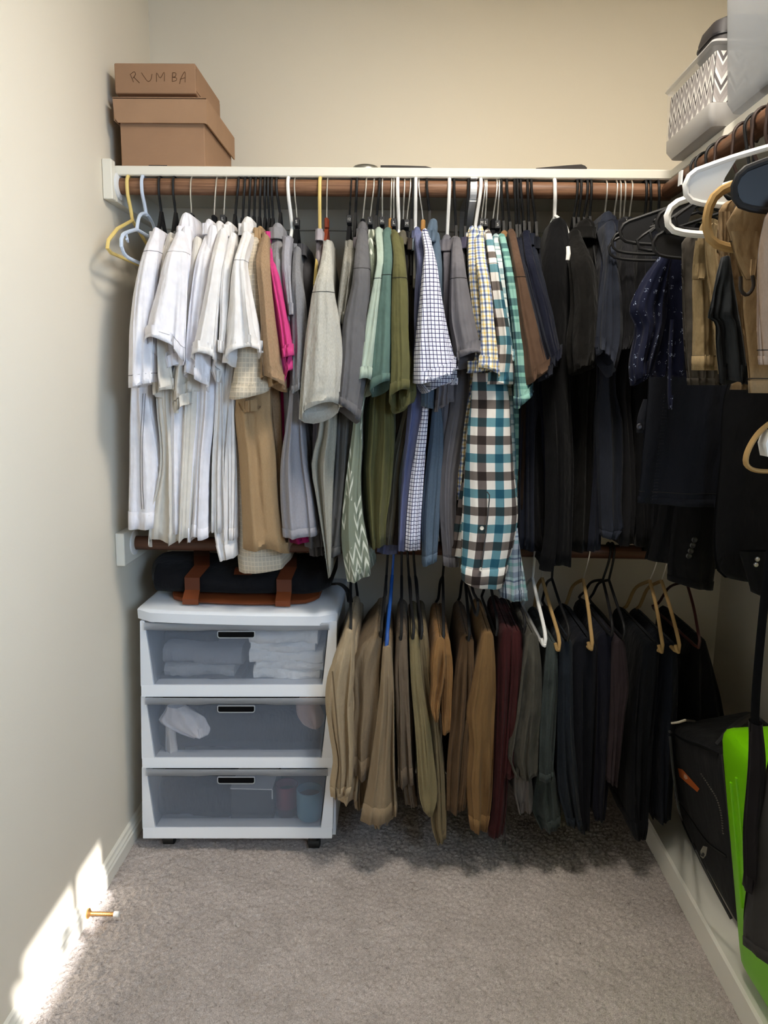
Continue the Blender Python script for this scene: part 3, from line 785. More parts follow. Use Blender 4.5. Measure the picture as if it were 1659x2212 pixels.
def cup(label, x0, x1, y0, y1, Y, col):
    a = UY(x0, y1, Y); b = UY(x1, y0, Y); r = float(b[0]-a[0])/2; c = (float(a[0]+b[0])/2, Y+r, float(a[2])+.003); h = float(b[2]-a[2])
    t = thing('cup', c, label, 'cup')
    MB().lathe(c, [(r*.86, 0), (r*.95, .006), (r, h*.5), (r, h), (r*.93, h), (r*.9, h*.3)], 28).build('body', plastic(col, .5), t, True)
    MB().lathe(c, [(r*.88, h*.75), (r*.88, h*.76)], 28).build('inside', plastic(0x2a2d33, .8), t, True)
cup('dark red cup in the bottom drawer', 592, 640, 1708, 1772, YD+.09, 0x83283c)
cup('steel blue cup at the right end of the bottom drawer', 637, 694, 1722, 1780, YD+.012, 0x5f8ca3)

# ------------------------------------------------------------------ backpack on the tower
bp = thing('roll_top_backpack', (-.45, 2.3, zt1), 'black canvas backpack with brown leather straps lying on the drawer tower', 'backpack')
CANV = fabric(0x17171a, 0, .7); LEA = plastic(0x7c3f20, .55, .3)
LEAD = plastic(0x5e2e18, .55, .3)
zb = zt1+.001
def bag_section(x, y0, y1, z0, z1, n=22, e=.75):
    out = []
    for k in range(n):
        an = 2*math.pi*k/n; c, s = math.cos(an), math.sin(an)
        out.append((x, (y0+y1)/2+(y1-y0)/2*math.copysign(abs(c)**e, c), (z0+z1)/2+(z1-z0)/2*math.copysign(abs(s)**e, s)))
    return out
bg = MB(); S_ = []
for px, y0, y1, h0, h1 in ((327, 2.30, 2.40, .05, .088), (332, 2.24, 2.42, .022, .10), (350, 2.18, 2.43, .006, .107), (400, 2.16, 2.44, .010, .106), (470, 2.155, 2.44, .012, .098), (540, 2.15, 2.44, .012, .094), (610, 2.16, 2.44, .012, .103), (660, 2.17, 2.43, .008, .110), (690, 2.20, 2.42, .008, .108), (712, 2.24, 2.40, .02, .115), (722, 2.30, 2.38, .06, .105)):
    x = float(UY(px, 1290, 2.25)[0]); S_.append(bag_section(x, y0, y1, zb+h0, zb+h1))
bg.rings(S_); o = bg.build('body', CANV, bp, True)
bs = MB(); S_ = []
for px, y0 in ((362, 2.20), (372, 2.165), (400, 2.14), (470, 2.125), (540, 2.12), (610, 2.13), (660, 2.15), (676, 2.18), (684, 2.21)):
    x = float(UY(px, 1308, 2.15)[0]); S_.append(bag_section(x, y0, 2.40, zb, zb+.018, 16, .5))
bs.rings(S_).build('leather_base', LEA, bp, True, 'brown leather base')
for (pa, pb_, pc) in (((398, 432), (404, 436), (425, 458)), ((597, 629), (600, 632), (612, 643))):
    for nm, seq, mt in (('strap', ((pa, 2.118, .004), (pa, 2.112, .022), (pb_, 2.14, .042)), LEA), ('strap', ((pb_, 2.14, .042), (pb_, 2.152, .075), (pc, 2.19, .101), (pc, 2.26, .1125), (pc, 2.34, .114)), LEAD)):
        rr = []
        for (xa, xb), y, z in seq:
            a = UY(xa, 1290, y+.02); b = UY(xb, 1290, y+.02)
            rr.append([(a[0], y, zb+z), (b[0], y, zb+z), (b[0], y+.004, zb+z+.002), (a[0], y+.004, zb+z+.002)])
        MB().rings(rr).build(nm, mt, bp)
a = UY(510, 1262, 2.2)[0]; b = UY(548, 1262, 2.2)[0]
MB().rings([[(a, 2.172, zb+.082), (b, 2.172, zb+.082), (b, 2.182, zb+.086), (a, 2.182, zb+.086)], [(a, 2.186, zb+.096), (b, 2.186, zb+.096), (b, 2.20, zb+.098), (a, 2.20, zb+.098)]]).build('leather_patch', LEAD, bp)
MB().tube(crom([UY(716, 1262, 2.3), UY(735, 1262, 2.22), UY(752, 1278, 2.14), UY(756, 1300, 2.10)], 12), .004, 6, flat=2.2).build('shoulder_strap', CANV, bp, True)

# ------------------------------------------------------------------ suitcases on the plinth, door stop
bc = thing('soft_suitcase', (.95, 1.95, PLZ), 'black soft suitcase with an orange tag standing on the white plinth', 'suitcase')
CASE = fabric(0x18181a, .15, .5)
def hexa(c, nsub=7, rnd=.055):
    """rounded soft box through 8 corners: c[z][y][x]"""
    c = np.array(c, float); g = []
    def pt(u, v, w):
        p = 0
        for k, wz in ((0, 1-w), (1, w)):
            for j, wy in ((0, 1-v), (1, v)):
                for i, wx in ((0, 1-u), (1, u)): p = p+c[k][j][i]*wz*wy*wx
        return p
    m = MB()
    ctr = c.reshape(-1, 3).mean(0)
    def rp(u, v, w):
        q = np.array([u, v, w])*2-1; r = .16; a = np.sign(q)*np.minimum(np.abs(q), 1-r); d = q-a; L = np.linalg.norm(d)
        if L > 1e-9 and (np.abs(q) > 1-r).sum() > 1: q = a+d/L*min(r, L)
        bul = 1+.045*(1-np.abs(q[0])**2)*(np.abs(q[0]) < 1)*0
        q = (q+1)/2; return pt(*q)
    n = nsub
    for ax in range(3):
        for side in (0, 1):
            V = []; F = []
            for i in range(n+1):
                for j in range(n+1):
                    f = [0, 0, 0]; o1, o2 = [k for k in range(3) if k != ax]
                    f[ax] = side; f[o1] = .5-.5*math.cos(math.pi*i/n); f[o2] = .5-.5*math.cos(math.pi*j/n)
                    V.append(rp(*f))
            for i in range(n):
                for j in range(n): F.append((i*(n+1)+j, i*(n+1)+j+1, (i+1)*(n+1)+j+1, (i+1)*(n+1)+j))
            m.add(V, F)
    return m
m = hexa([[[(.852, 1.70, PLZ+.001), (1.09, 1.70, PLZ+.001)], [(.872, 2.18, PLZ+.001), (1.10, 2.20, PLZ+.001)]], [[(.772, 1.72, .545), (.99, 1.76, .545)], [(.772, 2.09, .445), (1.05, 2.16, .47)]]], 10)
o = m.build('shell', CASE, bc, True)
from mathutils.bvhtree import BVHTree
def bvh_of(m): return BVHTree.FromPolygons([Vector(v) for v in m.V], m.F)
BV = bvh_of(m)
def on_case(px, py, lift=.004, bv=None):
    """point on the side of a suitcase seen at this pixel"""
    d = Vector(BAS.T @ np.array([(px-CX)/FPX, (py-CY)/FPX, 1.0])).normalized()
    p, n, i_, L_ = (bv or BV).ray_cast(Vector(H), d)
    if p is None: p = Vector(H)+d*2.2
    return np.array(p-d*lift)
def poly_on_case(name, pts, mat, th=.004, lift=.002, label=None):
    A_ = [on_case(x, y, lift) for x, y in pts]; B_ = [on_case(x, y, lift+th) for x, y in pts]
    MB().rings([A_, B_]).build(name, mat, bc, False, label)
for P_ in ([(1560, 1630), (1568, 1700), (1578, 1800), (1588, 1900), (1595, 1985)], [(1447, 1590), (1456, 1680), (1470, 1760), (1500, 1830), (1540, 1910), (1580, 1985)], [(1446, 1580), (1480, 1600), (1515, 1612), (1552, 1630)], [(1458, 1720), (1490, 1765), (1530, 1820), (1570, 1850)]):
    MB().tube([on_case(x, y, .002) for x, y in crom(P_, 24)], .0035, 6).build('piping', plastic(0x0e0e0f, .5), bc, True)
poly_on_case('tag', [(1464, 1659), (1474, 1662), (1511, 1704), (1506, 1711), (1468, 1678)], plastic(0xc4622a, .55), .003, .003, 'orange name tag')
poly_on_case('tag_emblem', [(1478, 1672), (1483, 1675), (1486, 1682), (1481, 1684), (1477, 1679)], plastic(0xe0b090, .55), .001, .0062)
poly_on_case('zip_pull', [(1513, 1838), (1519, 1827), (1528, 1830), (1525, 1848), (1519, 1855), (1513, 1850)], metal(0xc6c2b6, .35), .004, .003, 'silver zip pull')
poly_on_case('zip_hole', [(1515, 1844), (1519, 1841), (1522, 1845), (1520, 1851), (1516, 1850)], plastic(0x111111, .6), .001, .0072)
zz = MB()
for k in range(26):
    f = k/25; px = 1517+f*48-14*f*f*0; py = 1690+f*100
    q = crom([(1515, 1672), (1530, 1695), (1548, 1725), (1558, 1760), (1562, 1800)], 26)[k]
    p = on_case(q[0], q[1], .004); zz.box(p[0]-.0016, p[0]+.0016, p[1]-.002, p[1]+.002, p[2]-.0012, p[2]+.0012)
o = zz.build('zip_teeth', plastic(0x6d675f, .5), bc); o['kind'] = 'stuff'
MB().tube([on_case(1450, 1562, .006), on_case(1466, 1560, .010), on_case(1480, 1556, .012), on_case(1500, 1558, .012)], .0035, 8).build('zip_pull', metal(0xb9b3a4, .3), bc, True)
MB().tube(crom([(.80, 1.80, .525), (.83, 1.80, .565), (.90, 1.86, .57), (.95, 1.92, .535)], 14), .012, 8).build('handle', plastic(0x141416, .6), bc, True)
MB().box(.848, .856, 2.145, 2.153, .245, .262).build('zip_pull', metal(0xb9b3a4, .3), bc)

gc = thing('hard_suitcase', (.95, 1.42, PLZ), 'bright lime green hard shell suitcase at the right edge, on the white plinth', 'suitcase')
LIME = plastic(0x74c400, .38, .4)
m = hexa([[[(.800, 1.20, PLZ+.02), (1.06, 1.20, PLZ+.02)], [(.790, 1.575, PLZ+.02), (1.06, 1.575, PLZ+.02)]], [[(.69, 1.20, .68), (.96, 1.20, .70)], [(.698, 1.590, .68), (.96, 1.590, .70)]]], 14)
m.build('shell', LIME, gc, True)
GV = bvh_of(m)
for xs_ in (((1580, 1690), (1590, 1800), (1604, 1960)), ((1592, 1680), (1604, 1800), (1618, 1980))):
    MB().tube(crom([on_case(x, y, .001, GV) for x, y in xs_], 10), .004, 8).build('rib', LIME, gc, True)
MB().box(.83, .90, 1.52, 1.56, PLZ+.001, PLZ+.035, .01).build('wheel_housing', plastic(0x4f8d10, .5), gc)
MB().box(.83, .90, 1.23, 1.27, PLZ+.001, PLZ+.035, .01).build('wheel_housing', plastic(0x4f8d10, .5), gc)
MB().box(.78, .90, 1.44, 1.455, .706, .722, .003).build('handle', metal(0xb8b8b0, .3), gc)

sb = thing('dark_jacket', (.62, 1.3, .5), 'dark grey jacket hanging at the right edge in front of the green suitcase', 'jacket')
cloth('body', [(1640, 1662, 1760), (1700, 1650, 1790), (1780, 1632, 1800), (1900, 1622, 1810), (1985, 1612, 1815), (2040, 1614, 2100, 1800)], [(0, 1.27), (1, 1.23)], [(0, .06), (1, .12)], fabric(0x3b3938, 0, .8), sb, 77, fold=.5, hem=.08)
cloth('lining', [(1560, 1620, 1645), (1640, 1618, 1652), (1700, 1614, 1650), (1780, 1608, 1640), (1880, 1610, 1636), (1925, 1612, 1625)], [(0, 1.30), (1, 1.27)], [(0, .03), (1, .03)], fabric(0x151213, 0, .6), sb, 78)
MB().tube(crom([UY(1664, 1190, 1.33), UY(1652, 1290, 1.32), UY(1641, 1400, 1.315), UY(1633, 1500, 1.31), UY(1630, 1580, 1.31)], 16), .0022, 8, flat=3.6).build('strap', plastic(0x0a0a0b, .9, .1), sb, True)
MB().tube([UY(1607, 1790, 1.30), UY(1612, 1786, 1.30), UY(1614, 1796, 1.30)], .004, 6).build('toggle', plastic(0x1c1512, .5), sb, True)

dsx = XL+.0185; dsp = thing('door_stop', (dsx, 1.80, .03), 'small brass door stop with a white tip on the left baseboard', 'door stop')
pd0 = U(190, 1977, 0, dsx); BR = metal(0xdfae70, .42)
yd, zd = float(pd0[1]), max(.026, float(pd0[2]))
MB().lathe((dsx, yd, zd), [(.013, 0), (.013, .003), (.006, .008), (.004, .009)], 18, 0).build('base_plate', BR, dsp, True)
pr = [(.0045, .008)]
for k in range(22): pr += [(.0058, .010+k*.0027), (.0047, .0113+k*.0027)]
MB().lathe((dsx, yd, zd), pr, 14, 0).build('spring', BR, dsp, True)
MB().lathe((dsx, yd, zd), [(.0048, .068), (.0075, .069), (.0078, .080), (.006, .083)], 16, 0).build('rubber_tip', plastic(0xe8e6e2, .5), dsp, True)
# ================================================================== hangers
BLACKP = plastic(0x131315, .5, .35); BLACKV = velvet(0x1b1b1d); SILVER = metal(0xf2efe8, .42)
WHT = plastic(0xf0f0ee, .35); YEL = plastic(0xe8cd7e, .45); LBL = plastic(0xc9d6ea, .4); TANV = velvet(0xa98a5c); REDW = wood('red_wood', 0x6a2a17, 0x82371f, 2); TANW = wood('tan_wood', 0xa9793f, 0xc3945a, 2)
def hook_path(x0, x1, ztop, zn, R, back=-25, lean=0.0):
    """hook over the rod (rod along x): from behind, over the top, down the front and back under to the neck"""
    P = []
    for d in range(back, 181, 17):
        a = math.radians(d); P.append((x0, RODY+R*math.cos(a), ztop+R*math.sin(a)))
    z = ztop-.004
    P.append((x0+(x1-x0)*.25, RODY-R*.92, ztop-.3*(ztop-zn)))
    P.append((x0+(x1-x0)*.7, RODY-R*.35, ztop-.68*(ztop-zn)))
    P.append((x1, RODY, zn))
    return P
GRP = {}
def hanger(style, hx, nx, ny, label, size=None, slope=.085, group=None, rodz=RODZ):
    ny -= 9 if style == 'black' else 0
    a = UY(hx, 397 if rodz > 1.5 else 1172, RODY-.024); b = UY(nx, ny, RODY)
    x0, x1, zn = float(a[0]), float(b[0]), float(b[2])
    t = thing('coat_hanger', (x0, RODY, rodz+.03), label, 'hanger', group)
    if style in ('black', 'white', 'yellow', 'blue'):
        mt = {'black': BLACKP, 'white': WHT, 'yellow': YEL, 'blue': LBL}[style]
        r = .0036 if style == 'black' else .0048
        MB().tube(crom(hook_path(x0, x1, rodz, zn, RODR+r+.0008), 30), r, 8).build('hook', mt, t, True)
        f = MB(); em = slope > .09
        Q = [(0, 0), (-.12, -.045), (-.185, -.085), (-.195, -.105), (-.17, -.113)] if em else [(0, 0), (-.035, -.04), (-.085, -.10), (-.125, -.155), (-.115, -.17)]
        Q = Q+[(0, Q[-1][1])]+[(-y, z) for y, z in Q[:0:-1]]
        c = [(x1, RODY+y, zn+z) for y, z in Q]
        f.tube(c, r, 8, True).build('frame', mt, t, True)
        if style == 'black':      # the broadened neck where the shoulders meet
            MB().prism([(RODY-.006, zn+.012), (RODY+.006, zn+.012), (RODY+.035, zn-.04), (RODY+.02, zn-.04), (RODY, zn-.008), (RODY-.02, zn-.04), (RODY-.035, zn-.04)], 0, x1-.0035, x1+.0035).build('neck', mt, t)
    else:
        mt = {'metal': BLACKV, 'wood': TANW, 'redwood': REDW, 'thin': BLACKV}[style]
        hm = BLACKP if style == 'thin' else SILVER
        MB().tube(crom(hook_path(x0, x1, rodz, zn, RODR+.0026), 30), .0022, 6).build('hook', hm, t, True)
        dz = .028
        MB().box(x1-.006, x1+.006, RODY-.014, RODY+.014, zn-dz, zn, .003).build('neck', mt, t)
        f = MB(); z = zn-dz
        sec = []
        for (y, zz, h) in ((-.12, -.13, .010), (-.11, -.11, .018), (-.065, -.055, .024), (-.016, -.004, .028), (0, .004, .03), (.016, -.004, .028), (.065, -.055, .024), (.11, -.11, .018), (.12, -.13, .010)):
            sec.append([(x1-.005, RODY+y, z+zz), (x1+.005, RODY+y, z+zz), (x1+.005, RODY+y, z+zz-h), (x1-.005, RODY+y, z+zz-h)])
        f.rings(sec).build('shoulders', mt, t)
        if size:
            MB().box(x1-.0075, x1+.0075, RODY-.0185, RODY-.0145, zn-.022, zn-.001, .0015).build('size_clip', plastic(0x2a2a2c, .5), t)
            cu = bpy.data.curves.new('size_letters', 'FONT'); cu.body = size; cu.size = .0115 if len(size) < 2 else .009; cu.align_x = 'CENTER'; cu.extrude = .0002
            tmp = bpy.data.objects.new('size_letters', cu); me = bpy.data.meshes.new_from_object(tmp); bpy.data.objects.remove(tmp); bpy.data.curves.remove(cu); me.materials.clear(); me.materials.append(plastic(0xd0d0cc, .6)); o = bpy.data.objects.new('size_letters', me); COL.objects.link(o); o.parent = t
            o.location = Vector((x1, RODY-.0188, zn-.0155))-Vector(t.location); o.rotation_euler = (math.pi/2, 0, 0)
    return t
# two empty ones at the left
a = UY(275, 397, RODY-.024)
hanger('yellow', 275, 286, 476, 'pale yellow plastic hanger hanging empty at the left end of the rod', slope=.1)
hb_ = thing('coat_hanger', UY(307, 397, RODY), 'pale blue plastic hanger with a looped neck, empty, beside the yellow one', 'hanger')
x0 = float(UY(306, 397, RODY-.026)[0]); xn, zn = float(UY(316, 462, RODY)[0]), float(UY(316, 466, RODY)[2])
MB().tube(crom(hook_path(x0, xn, RODZ, zn, RODR+.006), 30), .0048, 8).build('hook', LBL, hb_, True)
c = [(xn, RODY-.085, zn-.055), (xn, RODY-.06, zn-.015), (xn, RODY-.02, zn+.002), (xn, RODY+.02, zn+.002), (xn, RODY+.06, zn-.015), (xn, RODY+.085, zn-.055)]
MB().tube(crom(c, 20), .0048, 8).build('neck_arch', LBL, hb_, True)
c = [(xn, RODY-.085, zn-.052), (xn, RODY-.15, zn-.07), (xn, RODY-.19, zn-.085), (xn, RODY-.205, zn-.105), (xn, RODY-.195, zn-.125), (xn, RODY-.16, zn-.135), (xn, RODY, zn-.135), (xn, RODY+.16, zn-.135), (xn, RODY+.2, zn-.118), (xn, RODY+.2, zn-.09), (xn, RODY+.085, zn-.052)]
MB().tube(crom(c, 40), .0048, 8, True).build('frame', LBL, hb_, True)
MB().tube([(xn, RODY-.165, zn-.075), (xn+.002, RODY-.16, zn-.097), (xn+.004, RODY-.175, zn-.092)], .003, 6).build('strap_notch', LBL, hb_, True)

HG = [  # style, hook x, neck x, neck y, garment it holds, size clip
 ('black', 343, 349, 476, 'the stitched long white polo'), ('black', 374, 380, 478, 'the off white linen shirt'),
 ('metal', 412, 414, 462, 'the white polo with the big sleeve', 'XL'), ('metal', 467, 463, 466, 'the white tee with its lowered hem'), ('metal', 488, 484, 466, 'the white tee in the middle of the whites', 'L'),
 ('black', 515, 508, 482, 'the narrow folded white tee'), ('black', 529, 524, 490, 'the white polo with ruffled sleeve edge'), ('black', 541, 537, 488, 'the cream waffle shirt'),
 ('black', 552, 549, 486, 'the tan linen shirt'), ('black', 563, 561, 488, 'the tan linen shirt, second of its pair'), ('black', 572, 573, 490, 'the brown heather tee'), ('black', 579, 582, 490, 'the pink tee'), ('black', 587, 590, 490, 'the pink tee, right of its pair'), ('black', 597, 606, 478, 'the grey collared polo'),
 ('white', 622, 631, 492, 'the lilac grey sleeveless top'), ('metal', 636, 642, 472, 'the charcoal long shirt', 'S'), ('yellow', 691, 691, 502, 'the pale mauve tank top'), ('redwood', 707, 706, 472, 'the pale heather grey tee'),
 ('thin', 759, 755, 466, 'the flecked grey tee', '12'), ('black', 771, 768, 478, 'the big dark grey tee'), ('metal', 791, 784, 474, 'the grey printed shirt'), ('metal', 808, 800, 470, 'the grey printed shirt, right one', 'L'), ('black', 820, 813, 484, 'the mint tee'),
 ('metal', 826, 826, 470, 'the teal green tee', 'XL'), ('wood', 846, 844, 473, 'the olive tee'), ('metal', 851, 851, 474, 'the olive tee, right one', 'L'), ('white', 859, 862, 496, 'the taupe olive shirt'), ('metal', 874, 871, 475, 'the dark brown shirt'), ('metal', 887, 879, 476, 'the pale blue top', 'M'), ('black', 893, 889, 492, 'the pale blue top, right one'),
 ('white', 898, 897, 490, 'the periwinkle polo'), ('wood', 905, 914, 476, 'the small navy check shirt'), ('black', 922, 928, 474, 'the steel blue shirt'),
 ('white', 971, 966, 508, 'the grey collared tee'), ('black', 981, 985, 506, 'the grey tee with rolled sleeve edge'), ('black', 1012, 1004, 508, 'the dusty purple tee'), ('white', 1039, 1027, 488, 'the yellow check shirt'),
 ('metal', 1048, 1040, 474, 'the yellow check shirt, thin hook left', 'M'), ('metal', 1052, 1048, 474, 'the big teal gingham shirt', 'L'), ('metal', 1074, 1065, 474, 'the pale teal check shirt'), ('metal', 1079, 1074, 478, 'the aqua plaid shirt', 'S'),
 ('black', 1083, 1087, 496, 'the tan collar tee'), ('black', 1095, 1101, 498, 'the brown tee'), ('black', 1112, 1115, 504, 'the first navy tee right of the brown one'), ('black', 1118, 1122, 504, 'the second navy tee right of the brown one'), ('black', 1125, 1131, 496, 'the third navy tee right of the brown one'), ('black', 1140, 1142, 498, 'the fourth navy tee right of the brown one'), ('black', 1148, 1157, 498, 'the rightmost of the five navy tees'),
 ('black', 1248, 1238, 488, 'the black fleece, leftmost hook'), ('black', 1256, 1248, 488, 'the black fleece, second hook'), ('black', 1270, 1260, 488, 'the black fleece, third hook'), ('black', 1278, 1273, 486, 'the black fleece, fourth hook'),
 ('metal', 1312, 1306, 466, 'the slate navy tee, leftmost silver hook'), ('metal', 1334, 1326, 470, 'the slate navy tee, second silver hook'), ('metal', 1342, 1339, 474, 'the dark slate tee, third silver hook', 'XL'), ('metal', 1352, 1347, 470, 'the charcoal tee, fourth silver hook', 'M'), ('metal', 1367, 1359, 470, 'the charcoal tee, rightmost silver hook'),
 ('black', 1397, 1393, 480, 'the leftmost shaded tee at the rod corner'), ('black', 1406, 1405, 480, 'the middle shaded tee at the rod corner'), ('black', 1424, 1422, 480, 'the last shaded tee at the rod corner'),
]
STN = {'black': 'black plastic hanger', 'white': 'white plastic hanger', 'yellow': 'yellow plastic hanger', 'metal': 'silver hooked black hanger', 'wood': 'silver hooked tan wood hanger', 'redwood': 'red brown wooden hanger', 'thin': 'thin black hanger'}
for h in HG:
    hanger(h[0], h[1], h[2], h[3], STN[h[0]]+' of '+h[4], h[5] if len(h) > 5 else None, group='hangers on the upper rod')
# white hanger with a looped neck holding the black dress
wl = thing('coat_hanger', UY(1199, 397, RODY), 'white plastic hanger with looped neck holding the black dress', 'hanger', 'hangers on the upper rod')
x0 = float(UY(1199, 397, RODY-.026)[0]); xn, zn = float(UY(1198, 470, RODY)[0]), float(UY(1198, 472, RODY)[2])
MB().tube(crom(hook_path(x0, xn, RODZ, zn, RODR+.006), 30), .005, 8).build('hook', WHT, wl, True)
c = [(xn-.008, RODY+.05, zn-.06), (xn-.006, RODY+.02, zn-.014), (xn+.001, RODY, zn+.004), (xn+.008, RODY-.03, zn-.008), (xn+.018, RODY-.07, zn-.035), (xn+.022, RODY-.10, zn-.075), (xn+.022, RODY-.13, zn-.12), (xn+.02, RODY-.12, zn-.16), (xn+.01, RODY-.06, zn-.17), (xn, RODY, zn-.17), (xn-.01, RODY+.12, zn-.16), (xn-.008, RODY+.11, zn-.12)]
MB().tube(crom(c, 40), .0048, 8, True).build('frame', WHT, wl, True)

MB().tube([UY(1227, 533, 1.985), UY(1228, 548, 1.982), UY(1226, 562, 1.982)], [.005, .0058, .005], 10).build('arm_end', WHT, wl, True)
# ================================================================== shirts on the upper rod
def S(*rows, **kw): return ('sleeve', 'S', list(rows), kw)
def B(*rows, **kw): return ('body', 'B', list(rows), kw)
def C(x, y, w=8, h=26, lean=4, **kw):
    return ('collar', 'C', [(y-2, x-w*.7, x+w*.7), (y+h*.35, x-w-lean*.3, x+w-lean*.3), (y+h, x-w*1.15-lean, x+w*1.15-lean)], dict(dict(N=10, fold=.15, cap=.6), **kw))
W1, W2, W3 = fabric(0xeceaf0), fabric(0xe6e3e2), fabric(0xdcd6cc)
DARKTH = plastic(0x5b5a60, .9)
garment('polo_shirt', 'long white polo with dark contrast stitching, leftmost shirt on the rod', 'shirt', W1, [
 B((510, 326, 346), (600, 300, 338), (840, 284, 322), (1000, 281, 345), (1100, 279, 345), (1142, 279, 1139, 342), hem=.06, thread=DARKTH, seams=(.95,), fold=.3),
 S((499, 330, 346), (540, 312, 344), (600, 297, 338), (680, 287, 334), (780, 284, 331), (838, 283, 826, 330), seams=(.14, .93), thread=DARKTH, hb=-.0, fold=.4, dy=.0),
 C(337, 500, 9, 26, 4)])
m = MB()
for dx in (0, 5): m.tube(crom([UY(309+dx, 850, 2.037), UY(303+dx, 960, 2.035), UY(303+dx, 1040, 2.034), UY(306+dx, 1100, 2.034)], 14), .0008, 5)
stitch_parent = [o for o in bpy.data.objects if o.get('label', '').startswith('long white polo')][0]
m.build('stitch_lines', DARKTH, stitch_parent, True)
garment('linen_shirt', 'off white linen shirt with rounded hem, second from the left end', 'shirt', W3, [
 B((520, 362, 376), (640, 338, 372), (850, 336, 372), (1000, 345, 385), (1120, 322, 398), (1172, 318, 1160, 398), fold=.5, rag=.03),
 S((510, 362, 378), (560, 345, 372), (640, 333, 362), (740, 331, 362), (800, 332, 366), (850, 334, 838, 372), dy=.035, fold=.6, hb=.02)])
garment('polo_shirt', 'bright white polo with an upturned collar and a wide sleeve', 'shirt', W1, [
 B((500, 392, 414), (640, 380, 410), (860, 368, 402), (1000, 366, 408), (1150, 368, 412), fold=.4),
 S((510, 378, 402), (560, 357, 402), (620, 343, 401), (680, 326, 399), (717, 314, 752, 396), seams=(.16, .93), fold=.3, hb=.06, dy=-.02, thread=LSEAM),
 S((700, 340, 390), (770, 348, 396), (798, 356, 786, 392), dy=.045, fold=.4), C(404, 470, 17, 46, 4, fold=.3)])
garment('cotton_shirt', 'cream crumpled cotton shirt with a rolled cuff among the whites', 'shirt', W3, [
 B((520, 418, 436), (640, 405, 430), (880, 395, 428), (1020, 388, 418), (1150, 382, 410), (1162, 382, 1168, 408), fold=.6, rag=.02),
 S((530, 420, 436), (640, 405, 425), (760, 385, 416), (830, 372, 418), (868, 374, 846, 414), dy=.05, fold=.6),
 ('cuff', 'S', [(845, 376, 408), (870, 374, 410), (893, 378, 872, 404)], dict(N=10, dy=.045, fold=.8))])
garment('t_shirt', 'white tee with a slanting lower sleeve, hanging under a silver hook', 'shirt', W1, [
 B((495, 450, 470), (640, 432, 462), (850, 424, 466), (1000, 416, 450), (1140, 407, 446), (1165, 407, 1158, 446), fold=.4, hem=.04, rag=.02),
 S((500, 446, 468), (560, 424, 462), (640, 411, 456), (720, 402, 452), (770, 398, 450), (797, 398, 826, 446), dy=.03, hb=.04, fold=.45),
 C(452, 480, 10, 28, 4)])
garment('t_shirt', 'white tee with a frayed straight sleeve hem, in the middle of the whites', 'shirt', W2, [
 B((500, 474, 490), (640, 460, 482), (850, 466, 484), (1000, 458, 482), (1150, 456, 480), fold=.5),
 S((505, 470, 490), (560, 456, 482), (640, 442, 474), (700, 430, 470), (758, 417, 768, 466), dy=-.005, hb=.05, fold=.35, hem=.05),
 C(474, 484, 10, 26, 2)])
garment('t_shirt', 'narrow folded white tee left of the ruffled sleeve', 'shirt', W2, [
 B((510, 496, 512), (640, 480, 500), (850, 476, 508), (1000, 476, 512), (1166, 481, 508), fold=.7, hem=.04),
 S((520, 492, 510), (600, 477, 500), (700, 474, 492), (760, 469, 764, 486), dy=.0, fold=.5),
 S((745, 468, 492), (790, 456, 482), (820, 464, 474), (826, 466, 472), dy=.03, fold=.6, N=14), C(494, 486, 11, 26, 3)])
garment('polo_shirt', 'white polo with a ruffled sleeve edge, rightmost of the whites', 'shirt', W2, [
 B((520, 526, 542), (640, 505, 530), (800, 485, 510), (1000, 470, 496), (1150, 462, 498), (1212, 475, 1206, 500), fold=.6, hem=.05),
 S((510, 522, 544), (560, 506, 530), (600, 500, 534), (660, 497, 543), (720, 490, 556), (764, 485, 742, 563), dy=-.03, hb=.045, fold=.4, waves=(3, 6), seams=(.22,), hem=.05, thread=LSEAM),
 C(536, 477, 14, 32, 6, fold=.4)])
garment('waffle_shirt', 'cream waffle weave long sleeved shirt, its hem hanging lowest on the left', 'shirt', waffle(0xd6c9b4), [
 B((525, 546, 560), (700, 525, 575), (900, 505, 575), (1100, 512, 605), (1190, 516, 613), (1232, 520, 1226, 614), dy=.03, fold=.2, hem=.05),
 S((520, 544, 560), (600, 530, 562), (700, 520, 570), (790, 510, 578), (868, 499, 848, 584), dy=.012, hb=-.02, fold=.2, hem=.09),
 C(550, 508, 8, 22, 4)])
TAN = fabric(0xa88b68, .06)
garment('linen_shirt', 'tan linen shirt with a rolled up sleeve, left of the brown heather tee', 'shirt', TAN, [
 B((520, 560, 574), (700, 545, 590), (880, 512, 590), (980, 520, 600), (1090, 526, 606), (1150, 528, 616), (1178, 528, 1188, 630), dy=-.02, fold=.35, rag=.015),
 S((515, 556, 574), (560, 550, 572), (640, 552, 580), (740, 566, 602), (800, 574, 612), (838, 578, 826, 612), dy=.03, fold=.3),
 ('rolled_sleeve', 'S', [(845, 520, 575), (875, 518, 560), (892, 526, 888, 552)], dict(N=10, dy=.04, fold=.6)), C(562, 494, 8, 24, 6)])
garment('t_shirt', 'brown heather ribbed tee between the tan linen shirt and the pink tee', 'shirt', fabric(0x9a8065, .16), [
 B((525, 572, 584), (700, 572, 596), (880, 582, 608), (1000, 596, 612), (1140, 604, 618), dy=.03),
 S((512, 566, 580), (560, 553, 582), (640, 559, 588), (720, 563, 597), (806, 565, 828, 614), dy=-.012, hb=.03, fold=.3),
 C(574, 512, 6, 16, 2)])
PINK = fabric(0xc9417f)
